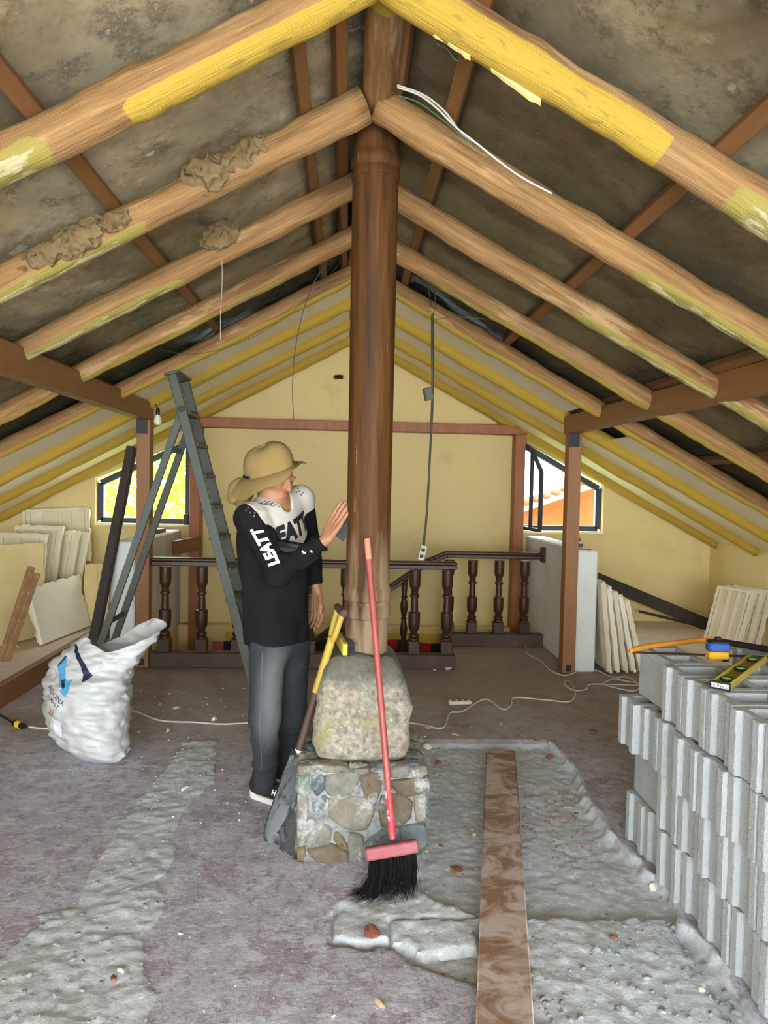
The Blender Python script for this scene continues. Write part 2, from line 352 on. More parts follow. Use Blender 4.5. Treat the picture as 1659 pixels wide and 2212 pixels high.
def glass(name):
    t = NT(name); tr_ = t.new('ShaderNodeBsdfTransparent'); tr_.inputs[0].default_value = (.96, .98, .97, 1); gl = t.new('ShaderNodeBsdfGlossy'); gl.inputs['Roughness'].default_value = .02
    mx = t.new('ShaderNodeMixShader'); mx.inputs[0].default_value = .06; t.l(tr_.outputs[0], mx.inputs[1]); t.l(gl.outputs[0], mx.inputs[2]); t.l(mx.outputs[0], t.n['Material Output'].inputs[0]); return t.m
m_glass = glass('window_glass')
m_plank = mk('dusty_plank', [(136, 102, 76), (166, 130, 100), (150, 114, 86)], 3, .85, .3, stretch=(9, .9, 9), layers=[dict(col=(204, 188, 176), scale=6, lo=.42, hi=.56, stretch=(1, 1.3, 1), detail=8, dist=.8, amt=.8), dict(col=(70, 42, 26), scale=4, lo=.68, hi=.72, stretch=(26, .7, 9), amt=.8)])
m_floor = mk('floor_paint', [(166, 162, 172), (190, 191, 202), (176, 173, 184), (202, 204, 214)], 3.2, .85, .4, 45, detail=10, layers=[
    dict(col=(152, 132, 144), scale=3.2, lo=.49, hi=.54, detail=12, rough=.85, amt=.75),
    dict(col=(130, 113, 122), scale=24, lo=.53, hi=.58, detail=12, rough=.75, stretch=(1, .6, 1), amt=.55),
    dict(col=(206, 207, 212), scale=9, lo=.515, hi=.56, detail=12, rough=.85, stretch=(1, 1.6, 1), amt=.85),
    dict(col=(212, 214, 218), scale=2.0, lo=.56, hi=.70, detail=8, amt=.6),
    dict(col=(226, 226, 226), scale=40, lo=.63, hi=.66, amt=.9), dict(col=(218, 218, 220), scale=13, lo=.66, hi=.69, detail=8, amt=.8),
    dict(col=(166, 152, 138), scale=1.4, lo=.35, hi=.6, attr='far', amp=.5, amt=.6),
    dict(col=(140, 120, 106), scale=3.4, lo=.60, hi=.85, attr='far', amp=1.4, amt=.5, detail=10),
    dict(col=(200, 205, 208), scale=14, lo=.44, hi=.56, attr='cement', amp=.35),
    dict(col=(186, 190, 192), scale=9, lo=.85, hi=1.10, attr='cement', amp=1.3, amt=.6, detail=10),
    dict(col=(228, 231, 232), scale=30, lo=1.05, hi=1.18, attr='cement', amp=1.5, amt=.8),
    dict(col=(150, 92, 70), scale=12, lo=.55, hi=.8, attr='redd', amp=.9, amt=.7)])
m_rub = mk('rubble_grey', [(128, 130, 130), (168, 170, 170)], 20, .95, .5, 60)
m_brick = mk('brick_red', [(140, 80, 60), (168, 108, 86)], 20, .95, .5, 60, layers=[dict(col=(180, 168, 160), scale=20, lo=.58, hi=.68, amt=.6)])
m_chip = mk('wood_chip', [(196, 164, 112), (222, 196, 150)], 20, .9)
m_wood = mk('old_wood', [(120, 88, 54), (158, 120, 78)], 6, .8, .3, stretch=(4, 4, 4), layers=[dict(col=(206, 196, 174), scale=8, lo=.6, hi=.7, amt=.7)])
m_platf = mk('platform_top', [(198, 180, 158), (214, 198, 178)], 3, .9, .2, 40, layers=[dict(col=(150, 128, 104), scale=4, lo=.62, hi=.72, amt=.5)])
def plain(name, c, rough=.7, metal=0., bump=0.): return mk(name, [c, tuple(min(255, int(v*1.1+2)) for v in c)], 8, rough, bump, 60, metal=metal)
# ------------------------------------------------------------------ floor (height field with the chipped-away strips)
def poly_sd(P, poly):
    """signed distance (negative inside) of 2d points to a polygon"""
    d = np.full(len(P), 1e9); ins = np.zeros(len(P), bool); n = len(poly)
    for i in range(n):
        a, b = poly[i], poly[(i+1) % n]; e = b-a; w = P-a
        t = np.clip((w@e)/(e@e+1e-12), 0, 1); d = np.minimum(d, np.linalg.norm(w-t[:, None]*e, axis=1))
        c = (a[1] > P[:, 1]) != (b[1] > P[:, 1]); xs = a[0]+(P[:, 1]-a[1])/(b[1]-a[1]+1e-12)*e[0]; ins ^= c & (P[:, 0] < xs)
    return np.where(ins, -d, d)
def fpoly(pts): return np.array([atZ(x, y)[:2] for x, y in pts])
CHIP = [  # polygon on the floor, level, blend width
    ([(400, 1600), (465, 1600), (460, 1690), (405, 1740), (368, 1810), (372, 1860), (338, 1905), (355, 1955), (345, 1990), (296, 2035), (318, 2110), (335, 2155), (326, 2280), (-200, 2280), (-60, 2090), (0, 2075), (95, 1990), (75, 1978), (165, 1962), (205, 1870), (262, 1780), (325, 1700), (375, 1640)], .006, .012),
    ([(900, 1560), (1030, 1556), (1152, 1556), (1168, 1584), (1235, 1655), (1262, 1725), (1335, 1820), (1440, 1930), (1462, 1990), (1560, 2090), (1700, 2280), (1180, 2280), (1120, 2150), (1030, 2122), (960, 2098), (880, 2070), (850, 2048), (715, 2042), (722, 1962), (800, 1935), (885, 1905), (905, 1860), (925, 1700)], -.030, .014),
    ([(730, 1950), (890, 1895), (915, 1930), (1035, 1975), (840, 1990), (838, 2036), (720, 2036)], .002, .02),
    ([(842, 1992), (1040, 1984), (1042, 2046), (900, 2052), (848, 2040)], .004, .010),
    ([(1120, 1986), (1290, 1978), (1440, 1985), (1470, 2030), (1640, 2300), (1200, 2300), (1130, 2150)], -.002, .014),
    ([(880, 2056), (1040, 2052), (1045, 2118), (960, 2096)], -.020, .014),
    ([(612, 1730), (660, 1720), (660, 1858), (605, 1832)], -.055, .012)]
FX = np.arange(-1.3, 1.5001, .0115); FY = np.arange(1.5, 3.9501, .0115)
GX, GY = np.meshgrid(FX, FY); P2 = np.stack([GX.ravel(), GY.ravel()], 1); P3 = np.column_stack([P2, np.zeros(len(P2))])
wob = np.column_stack([vnoise(P3, 16, 3, 3), vnoise(P3, 16, 4, 3)])*.07
zf = np.zeros(len(P2)); cem = np.zeros(len(P2))
for k, (pp, lev, bw) in enumerate(CHIP):
    sd = poly_sd(P2+wob*.42, fpoly(pp)); w = np.clip(.5-sd/bw, 0, 1); w = w*w*(3-2*w)
    rough = vnoise(P3, 38, 20+k, 3)*.0065+vnoise(P3, 7, 40+k, 2)*.007
    zf = zf*(1-w)+w*(lev+rough); cem = np.maximum(cem, np.clip(.5-sd/.03, 0, 1))
zf += vnoise(P3, 9, 2, 2)*.0025
# low ridge of dirt along the right-hand edge of the chipped area
ridge = fpoly([(1160, 1575), (1235, 1655), (1262, 1725), (1335, 1820), (1440, 1930), (1462, 1990), (1560, 2090)])
rd = np.full(len(P2), 9.); wob2 = np.column_stack([vnoise(P3, 7, 13, 1), vnoise(P3, 7, 14, 1)])*.03
for a, b in zip(ridge[:-1], ridge[1:]):
    e = b-a; t = np.clip(((P2-a)@e)/(e@e), 0, 1); rd = np.minimum(rd, np.linalg.norm(P2-a-t[:, None]*e+wob2, axis=1))
zf += .013*np.exp(-(rd/.028)**2)*(.8+vnoise(P3, 9, 77, 2)*.8); cem = np.maximum(cem, np.exp(-(rd/.03)**2)*.8)
edge = np.minimum.reduce([P2[:, 0]+1.3, 1.5-P2[:, 0], P2[:, 1]-1.5, 3.95-P2[:, 1]]); fade = np.clip(edge/.06, 0, 1); zf *= fade; cem *= fade
redc = fpoly([(1215, 1745)])[0]; red = np.exp(-((P2[:, 0]-redc[0])/.16)**2-((P2[:, 1]-redc[1])/.35)**2)*.6
nx, ny = len(FX), len(FY)
fv = list(map(tuple, np.column_stack([P2, zf]))); ff = [(i*nx+j, i*nx+j+1, (i+1)*nx+j+1, (i+1)*nx+j) for i in range(ny-1) for j in range(nx-1)]
x1, y1 = FX[-1], FY[-1]
for (xa, xb, ya, yb) in [(-2.12, 2.32, REAR, 1.5), (-2.12, -1.3, 1.5, y1), (x1, 2.32, 1.5, y1), (-2.12, 2.32, y1, 5.56), (.86, 2.32, 5.56, 6.36), (1.76, 2.32, 6.36, 7.0), (-2.12, -1.6, 5.56, 7.0)]:
    nxx, nyy = max(1, int((xb-xa)/.12)), max(1, int((yb-ya)/.12)); b = len(fv)
    for i in range(nyy+1):
        for j in range(nxx+1): fv.append((xa+(xb-xa)*j/nxx, ya+(yb-ya)*i/nyy, 0))
    ff += [(b+i*(nxx+1)+j, b+i*(nxx+1)+j+1, b+(i+1)*(nxx+1)+j+1, b+(i+1)*(nxx+1)+j) for i in range(nyy) for j in range(nxx)]
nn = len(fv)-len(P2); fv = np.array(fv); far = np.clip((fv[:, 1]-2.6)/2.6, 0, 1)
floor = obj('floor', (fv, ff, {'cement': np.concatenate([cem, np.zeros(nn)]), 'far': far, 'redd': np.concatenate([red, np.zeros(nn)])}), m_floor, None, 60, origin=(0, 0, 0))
tag(floor, 'dusty purplish concrete floor with chipped grey strips', kind='structure')
def struct(name, vf, m, label, parent=None, smooth=30):
    o = obj(name, vf, m, parent, smooth, origin=(0, 0, 0) if parent is None else None)
    if parent is None: tag(o, label, kind='structure')
    return o
def slab(x0, x1, y0, y1_, z0, z1, ch=0.): return xf(box(x1-x0, y1_-y0, z1-z0, ch), None, ((x0+x1)/2, (y0+y1_)/2, (z0+z1)/2))
struct('floor_slab', join(slab(-2.12, 2.32, REAR, 5.55, -.3, -.09), slab(.87, 2.32, 5.55, 6.35, -.3, -.01), slab(1.80, 2.32, 6.35, 6.99, -.3, -.01), slab(-2.12, -1.63, 5.57, 6.99, -.3, -.01)), m_mortar, 'concrete slab under the floor')
struct('floor_lower', slab(-3.7, 3.7, 5.0, 7.2, -2.7, -2.55), m_floor, 'floor of the storey below the stairwell')
struct('platform_left', slab(-3.7, -2.16, REAR, 7.0, -.05, .14), m_platf, 'raised pale platform along the left eave')
obj('platform_edge_board', bar((-2.135, REAR, .072), (-2.135, 7, .072), .05, .144, .004), m_beam, bpy.data.objects['platform_left'])
struct('platform_right', slab(2.34, 3.7, REAR, 7.0, -.05, .11), m_platf, 'raised pale platform along the right eave')
# ------------------------------------------------------------------ walls
RX, RZ, RS = .06, 2.86, .54
def zr(x): return RZ-RS*abs(x-RX)
def gable(x0, x1, zb0, zb1, top=None):
    """slab of gable wall between x0 and x1 with a sloped bottom/top"""
    pts = [(x0, zb0), (x1, zb1)]+([(x1, top[1]), (x0, top[0])] if top else [(x1, zr(x1)+.10)]+([(RX, zr(RX)+.10)] if x0 < RX < x1 else [])+[(x0, zr(x0)+.10)])
    return prism(pts, (0, 7.0, 0), (1, 0, 0), (0, 0, 1), (0, 1, 0), .16)
W1 = (-2.43, -1.53, 1.0, 1.44, 1.85); W2 = (1.67, 2.55, 1.0, 1.925, 1.485)
wb = struct('wall_back', join(gable(-3.75, W1[0], -2.6, -2.6), gable(W1[0], W1[1], -2.6, -2.6, (1.0, 1.0)), gable(W1[0], W1[1], W1[3], W1[4]), gable(W1[1], W2[0], -2.6, -2.6), gable(W2[0], W2[1], -2.6, -2.6, (1.0, 1.0)), gable(W2[0], W2[1], W2[3], W2[4]), gable(W2[1], 3.8, -2.6, -2.6)), m_plaster, 'cream plastered gable wall')
struct('wall_right', slab(3.66, 3.8, REAR, 7.0, -.3, .96), m_plaster, 'low cream eave wall on the right')
struct('wall_left', slab(-3.76, -3.62, REAR, 7.0, -.3, .96), m_plaster, 'low cream eave wall on the left')
struct('wall_half_right', slab(1.775, 1.95, 5.42, 7.0, 0, .955, .012), m_white, 'white half wall beside the right post')
struct('wall_half_left', join(slab(-1.80, -1.61, 5.50, 7.0, 0, .955, .012)), m_white, 'white half wall behind the left post')
# pale ledge with a yellow band at the foot of the gable wall, seen through the balusters
lg = struct('trim_1', slab(-1.6, 1.76, 6.86, 7.0, -.30, .05, .01), m_plaster, 'ledge along the foot of the gable wall')
obj('yellow_band', slab(-1.15, 1.76, 6.853, 6.862, -.11, -.01), plain('band_yellow', (206, 168, 62)), lg)
# reddish timber surround on the gable wall
t2 = empty('trim_2', (0, 6.93, 0), 'reddish timber surround fixed to the gable wall', kind='structure')
obj('post', slab(-1.50, -1.40, 6.84, 6.985, -.25, 1.94, .004), m_trim, t2); obj('post', slab(1.61, 1.71, 6.84, 6.985, -.05, 1.94, .004), m_trim, t2)
obj('head_beam', slab(-1.52, 1.73, 6.85, 6.995, 1.94, 2.03, .004), m_trim, t2)
# ------------------------------------------------------------------ windows
def bars(name, pts, y, w, d, m, parent, closed=True):
    n = len(pts)
    for i in range(n if closed else n-1):
        a, b = np.array(pts[i]), np.array(pts[(i+1) % n]); obj(name, bar((a[0], y, a[1]), (b[0], y, b[1]), w, d, .003, (0, 1, 0)), m, parent)
def window(name, W, label):
    t = empty(name, ((W[0]+W[1])/2, 7.08, W[2]), label, kind='structure')
    x0, x1 = W[0]+.02, W[1]-.02; zl, zh = W[3]-.02, W[4]-.02
    q = [(x0+.01, W[2]+.025), (x1-.01, W[2]+.025), (x1-.01, zh-.03), (x0+.01, zl-.03)]
    bars('frame_bar', q, 7.09, .055, .06, m_wframe, t)
    obj('pane', prism([(a, b) for a, b in q], (0, 7.09, 0), (1, 0, 0), (0, 0, 1), (0, 1, 0), .004), m_glass, t, 0)
    obj('sill', slab(W[0]-.0, W[1]+.0, 6.97, 7.06, W[2]-.02, W[2]+.004, .004), m_panel, t)
    return t
window('window_1', W1, 'slanted window with a tree behind, left of the gable wall')
w2 = window('window_2', W2, 'slanted window with an orange house behind, right of the gable wall')
# open casement swung into the room at the right window
ca = [atX(1123, 952, 1.68), atX(1123, 1140, 1.68)]
hinge = (1.70, 6.97); free = (1.80, 6.58)
cs = [(hinge, 1.06), (hinge, 1.87), (free, 1.60), (free, 1.03)]
cq = [np.array((p[0], p[1], z)) for p, z in [(hinge, 1.04), (hinge, 1.87), ((hinge[0]*.45+free[0]*.55, hinge[1]*.45+free[1]*.55), 1.78), (free, 1.58), (free, 1.03)]]
for i in range(5): obj('casement_bar', bar(cq[i], cq[(i+1) % 5], .03, .035, .003, (.97, .25, 0)), m_wframe, w2)
mid0, mid1 = cq[0]*.45+cq[4]*.55, cq[2]; obj('casement_bar', bar(mid0, mid1, .03, .03, .003, (.97, .25, 0)), m_wframe, w2)
nrm = np.cross(cq[1]-cq[0], cq[4]-cq[0]); nrm /= np.linalg.norm(nrm)
obj('casement_pane', (np.concatenate([np.array(cq), np.array(cq)+nrm*.004]), [(0, 1, 2, 3, 4), (9, 8, 7, 6, 5)]+[(i, (i+1) % 5, 5+(i+1) % 5, 5+i) for i in range(5)]), m_glass, w2, 0)
# ------------------------------------------------------------------ roof
ceil = empty('ceiling', (0, 3, 2.9), 'pitched roof underside of pole rafters, battens and dark sheeting', kind='structure')
def sheet(sgn):
    u = np.linspace(0, 3.85, 90); yv = np.linspace(REAR-.1, 7.15, 150); U, Y = np.meshgrid(u, yv)
    X = RX+sgn*U; Z = RZ-RS*U+.128; Q = np.stack([X*1.0, Y*.8, Z*0+sgn], -1)
    wr = vnoise(Q, 2.1, 5, 2)*.03+vnoise(np.stack([X*3+Y*1.2, Y*.9-X, Z*0+3.*sgn], -1), 1.5, 9, 2)*.022+np.abs(vnoise(np.stack([X*2, Y*2.4, Z*0], -1), 1.7, 15, 2))*.016
    P = np.stack([X, Y, Z+np.maximum(wr, -.016)], -1); q = gridsurf(P, sgn > 0); return q[0], q[1], {'old': np.clip((Y.ravel()-2.0)/2.2, 0, 1)*.65+(.62 if sgn > 0 else .08)}  # old: browner, darker sheet towards the gable and on the right slope
obj('roof_sheet', sheet(-1), m_sheet, ceil, 180); obj('roof_sheet', sheet(1), m_sheet, ceil, 180)
def roof_slab(sgn):
    a = [(RX, RZ+.23), (RX+sgn*3.9, RZ-RS*3.9+.23), (RX+sgn*3.9, RZ-RS*3.9+.29), (RX, RZ+.29)]
    return prism(a, (0, REAR-.15, 0), (1, 0, 0), (0, 0, 1), (0, 1, 0), 7.45-REAR)
for s in (-1, 1): obj('roof_deck', roof_slab(s), m_batten, ceil)
for x in (-.88, -.185, -.055, .36, .165, 1.06, 1.76, 2.48, -1.62, -2.42, 3.2, -3.2):
    zb = zr(x)+.088; w = .052 if abs(x) > .3 else .045
    n_ = np.array((math.copysign(.475, x-RX), 0, .88)); pts = [np.array((x+random.uniform(-.012, .012), y, zb)) for y in (REAR, 7.0)]
    o = obj('batten', bar(pts[0], pts[1], w, .045, .004, n_), m_batten, ceil)
RAFT = [-.68, .0, .68, 1.36, 2.05, 2.72, 3.40, 4.10, 4.80, 5.50, 6.20, 6.90]
def rafter(i, sgn):
    Y = RAFT[i]; k = i-3; r0 = .061 if k <= 2 else .056
    rg = np.random.default_rng(100+i*2+(sgn > 0)); T = np.linspace(.03, 3.62, 64)
    wx = np.cumsum(rg.normal(0, 1, 64)); wx = (wx-np.linspace(wx[0], wx[-1], 64)); wx = np.convolve(wx, np.ones(13)/13, 'same'); wx *= .012/(np.abs(wx).max()+1e-6)
    P = np.stack([RX+sgn*T, Y+wx+sgn*0, RZ-RS*T+wx[::-1]*.5], 1)
    rad = r0*(1+.16*vnoise(np.stack([T*2.6, T*0+i, T*0+sgn], 1), 1, 30, 2)-.02*(T-1.5))
    V, Fc, at = tube(P, rad, 18, True, .0, i*7+(sgn > 0)); V = V+(V-np.repeat(P, 18, 0))*(.16*vnoise(V*np.array((1.6, 1, 1)), 7, 60+i, 2)+.10*vnoise(V, 16, 61, 2))[:, None]
    N = V-np.repeat(P, 18, 0); N /= np.linalg.norm(N, axis=1)[:, None]; t = np.repeat(T, 18)
    w = -N[:, 2]*.9+N[:, 1]*.3; paint = np.zeros(len(V)); faded = np.zeros(len(V))
    lo = lambda a, thr, s=1.4: np.clip(.5+(a-thr)*s, 0, 1)
    st = rg.uniform(-.03, .03)+(1.05 if sgn > 0 else .85)
    if k <= 1:
        end = .83 if sgn > 0 else .71
        paint = np.minimum(lo(w, -.42 if sgn > 0 else .12), lo(end-t, 0, 12)); faded = np.minimum(lo(w, -.15), lo(t, end+.20, 9))
    elif k <= 3: faded = np.minimum(lo(w, .25), lo(t, st, 7))
    elif k == 4: faded = np.minimum(lo(w, .45), lo(t, .45, 4)); paint = np.minimum(lo(w, .62), lo(t, .75, 4))
    elif k == 5: paint = lo(w, .32)
    else: paint = np.ones(len(V))*.9
    at['guv'] = at['guv']+np.array([i*3.7+(sgn > 0)*1.9, 0, 0]); at['paint'] = paint; at['faded'] = faded
    o = obj('rafter', (V, Fc, at), m_log, ceil, 180)
    return o
for i in range(len(RAFT)):
    for s in (-1, 1): rafter(i, s)
# ridge pole, bent slightly to the left past the column
yr = np.linspace(REAR, 6.98, 60); xr = .09-.13*np.clip((yr-3.0)/4, 0, 1)
V, Fc, at = tube(np.stack([xr, yr, np.full(60, 2.895)], 1), .064, 20, True, .01, 5)
yv = V[:, 1]; at['paint'] = np.clip(.5+(2.22-yv)*10, 0, 1)+np.clip((yv-4.6)*6, 0, .9); at['faded'] = np.zeros(len(V))
obj('ridge_pole', (V, Fc, at), m_log, ceil, 180)
# white boards between the painted rafters next to the gable
for s in (-1, 1):
    for j in (8, 9, 10):
        runs = [(.0, 3.62)] if not (s > 0 and j == 8) else [(.0, 1.60), (1.98, 3.62)]
        for a, b in runs:
            cuts = [a]+[c for c in np.arange(1.2, 3.6, 1.2) if a < c < b]+[b]
            for c0, c1 in zip(cuts[:-1], cuts[1:]):
                c0 += .0015; c1 -= .0015; y0, y1_ = RAFT[j]+.005, RAFT[j+1]-.005
                q = [(RX+s*c0, RZ-RS*c0+.015), (RX+s*c1, RZ-RS*c1+.015), (RX+s*c1, RZ-RS*c1+.03), (RX+s*c0, RZ-RS*c0+.03)]
                obj('ceiling_panel', prism(q, (0, y0, 0), (1, 0, 0), (0, 0, 1), (0, 1, 0), y1_-y0), m_panel, ceil)
# ------------------------------------------------------------------ square posts and beams
def timber(name, postx, beam, label, Y):
    t = empty(name, (postx, Y, 0), label, 'post')
    p = obj('post', slab(postx-.05, postx+.05, Y-.05, Y+.05, 0, beam[0][2]-.065, .004), m_post, t)
    obj('beam', bar(beam[0], beam[1], .10, .135, .005), m_beam, t)
    obj('bracket', slab(postx-.052+(.0 if postx > 0 else 0), postx+.03, Y-.056, Y-.049, beam[0][2]-.17, beam[0][2]-.066), m_blackm, t)
    obj('base_plate', slab(postx-.02, postx+.02, Y-.056, Y-.049, .02, .07), m_blackm, t)
timber('timber_post_frame', -1.54, ((-1.54, 5.55, 1.945), (-1.54, -.4, 1.975)), 'planed timber post and beam left of the stepladder', 5.50)
timber('timber_post_frame', 1.725, ((1.70, 5.44, 1.915), (1.98, .4, 1.96)), 'planed timber post and beam beside the right half wall', 5.42)
# ------------------------------------------------------------------ stair railings
BPROF = [(.033, .10), (.042, .108), (.042, .122), (.033, .128), (.042, .138), (.042, .15), (.026, .165), (.03, .178), (.043, .205), (.046, .25), (.046, .325), (.03, .332), (.026, .44), (.037, .447), (.037, .463), (.027, .47), (.03, .505), (.041, .522), (.044, .54), (.044, .655)]
ME_BAL = mesh('baluster', *join(lathe(BPROF, 16), slab(-.045, .045, -.045, .045, 0, .105, .005)), m_rail, 35)
TPROF = [(.02, 0), (.024, .05), (.02, .16), (.03, .2), (.034, .25), (.02, .33), (.032, .335), (.02, .35), (.034, .43), (.034, .47), (.02, .52), (.032, .53), (.022, .55), (.03, .66), (.034, .68), (.034, .72)]
ME_THIN = mesh('thin_baluster', *lathe(TPROF, 14), m_rail, 35)
def handrail(p, q, parent):
    obj('handrail', join(bar(p, q, .075, .03, .01), bar(np.array(p)-(0, 0, .03), np.array(q)-(0, 0, .03), .055, .035, .006)), m_rail, parent)
rf = empty('stair_railing', (-.33, 5.51, 0), 'long dark turned-baluster railing behind the man and column', 'railing')
obj('kerb', slab(-1.485, .86, 5.46, 5.56, 0, .115, .006), m_kerb, rf)
for x in (-1.382, -1.105, -.831, -.55, -.275, .0, .265, .535, .79): link('baluster', ME_BAL, rf, (x+.33, .0, .115))
handrail((-1.485, 5.51, .825), (.86, 5.51, .825), rf)
rr = empty('stair_railing', (1.3, 6.3, 0), 'shorter dark railing by the right half wall with sloping handrail down the stairs', 'railing')
obj('kerb', slab(.88, 1.775, 6.26, 6.36, 0, .115, .006), m_kerb, rr)
for x in (.92, 1.13, 1.37, 1.60): link('baluster', ME_BAL, rr, (x-1.3, .01, .115))
handrail((.88, 6.31, .835), (1.77, 6.31, .835), rr)
handrail((.90, 6.31, .84), (.70, 6.31, .755), rr); handrail((.74, 6.31, .78), (-.55, 6.31, -.16), rr)
obj('wall_rosette', slab(1.745, 1.775, 6.26, 6.36, .76, .90, .008), m_rail, rr)
for x, z in ((.52, -.10), (.25, -.30), (-.05, -.51), (-.33, -.72)): link('thin_baluster', ME_THIN, rr, (x-1.3, .01, z))
stairs = empty('staircase', (.2, 5.9, -1.6), 'wooden stair flight going down behind the long railing', 'stairs')
for k in range(8):
    obj('tread', slab(.86-.26*(k+1), .88-.26*k, 5.57, 6.26, -.18*(k+1)-.04, -.18*(k+1), .004), m_beam, stairs)
    obj('riser', slab(.86-.26*k, .88-.26*k, 5.57, 6.26, -.18*(k+1), -.18*k-.04 if k else -.02, 0), m_kerb, stairs)
# lower storey walls round the stairwell, added to block sky light from the sides
struct('wall_stairwell_light_block', join(slab(-1.75, -1.6, 5.40, 7.0, -2.6, .02), slab(1.77, 1.9, 5.40, 7.0, -2.6, -.02), slab(-1.75, 1.9, 5.38, 5.47, -2.6, -.095), slab(-3.7, -1.75, 5.0, 7, -2.6, -2.4), slab(1.9, 3.7, 5.0, 7, -2.6, -2.4)), m_plaster, 'plastered stairwell sides below the floor, added to block daylight')
# ------------------------------------------------------------------ column on its carved stone and rubble plinth
CXc, CYc = .087, 2.905
def attrz(vf, name, fn): return vf[0], vf[1], {name: fn(np.asarray(vf[0]))}
col_t = empty('wooden_column', (CXc, CYc, .742), 'tall round brown wooden column rising to the ridge', 'column')
sh = [(.085, .735), (.087, .80), (.088, .885), (.095, .893), (.097, .915), (.095, .937), (.090, .945), (.090, .955), (.096, .962), (.097, .985), (.096, 1.005), (.091, 1.014)]
sh += [(.089+.003*(z-1.0)/1.6, z) for z in np.linspace(1.03, 2.64, 40)]
wornf = lambda v: np.clip(1.05-(v[:, 2]-.7)/1.15, 0, 1)*.62
obj('shaft', attrz(lathe([(r, z) for r, z in sh], 40, (CXc, CYc, 0)), 'worn', wornf), m_col, col_t, 28)
obj('capital', attrz(lathe([(.092, 2.641), (.096, 2.645), (.097, 2.665), (.093, 2.675), (.093, 2.685), (.099, 2.695), (.099, 2.725), (.092, 2.735), (.091, 2.745), (.0885, 2.845), (.085, 2.848)], 40, (CXc, CYc, 0)), 'worn', lambda v: v[:, 2]*0), m_col, col_t, 40)
obj('nail_head', lathe([(.004, 0), (.004, .003)], 8), plain('nail_white', (220, 214, 200)), col_t).matrix_local = Matrix.Translation((.0, -.0895, 2.815-.742)) @ Matrix.Rotation(PI/2, 4, 'X')
def f_boulder(p):
    q = p-np.array((.072, 2.905, 0)); z = np.clip((q[:, 2]-.36)/.38, 0, 1); w = 1.0-.26*z+.10*np.sin(z*PI)
    qq = np.column_stack([q[:, 0]/w, q[:, 1]/w, q[:, 2]-.55])
    d = s_box(qq, (0, 0, 0), (.186, .195, .196), .058)*.85
    return d-vnoise(p, 7, 3, 2)*.028-vnoise(p, 45, 8, 2)*.006
bv = nets(f_boulder, (-.2, 2.62, .32), (.35, 3.2, .80), .009)
bo = obj('carved_base_stone', attrz(bv, 'upper', lambda v: np.clip((v[:, 2]-.52)/.2, 0, 1)*.75), m_boulder, None, 180)
tag(bo, 'large rounded pinkish grey carved stone under the wooden column', 'stone')
pl = empty('rubble_plinth', (.075, 2.9, 0), 'square plinth of mortared rubble stones under the carved stone', 'plinth')
def f_core(p): return s_box(p, (.075, 2.905, .145), (.238, .243, .207), .02)-vnoise(p, 14, 5, 3)*.022
obj('mortar_core', nets(f_core, (-.2, 2.62, -.09), (.36, 3.2, .40), .011), m_mortar, pl, 180)
def cobble(poly, o, ex, ey, ez, th, seed):
    """rounded stone from a closed outline, domed along ez"""
    rg = np.random.default_rng(seed); P = np.array(poly, float); Q = np.vstack([P, P[:2]])
    C = smooth_curve(Q, 4)[:len(P)*4]; C = .45*C+.55*np.array([P[i//4]*(1-(i % 4)/4)+P[(i//4+1) % len(P)]*((i % 4)/4) for i in range(len(P)*4)])
    c = C.mean(0); C = c+(C-c)*1.09; n = len(C); V = []; o, ex, ey, ez = (np.array(a, float) for a in (o, ex, ey, ez))
    tilt = rg.normal(0, .12, 2); size = np.abs(C-c).max()
    for sc, h in ((1.0, -.03), (.985, th*.35), (.90, th*.85), (.66, th*1.05), (.33, th*1.1)):
        for k, p in enumerate(C):
            q = c+(p-c)*sc; nz = rg.normal(0, .0022) if sc < 1 else 0
            V.append(o+ex*q[0]+ey*q[1]+ez*(h+nz+((q-c)@tilt*.25 if sc < 1 else 0)))
    V.append(o+ex*c[0]+ey*c[1]+ez*(th*1.12)); m = 5
    Fc = [(i*n+j, i*n+(j+1) % n, (i+1)*n+(j+1) % n, (i+1)*n+j) for i in range(m-1) for j in range(n)]+[((m-1)*n+j, (m-1)*n+(j+1) % n, m*n) for j in range(n)]
    ar = .5*np.sum(C[:, 0]*np.roll(C[:, 1], -1)-np.roll(C[:, 0], -1)*C[:, 1])
    if (ar < 0) ^ (np.cross(ex, ey)@ez < 0): Fc = [q[::-1] for q in Fc]
    return np.array(V), Fc
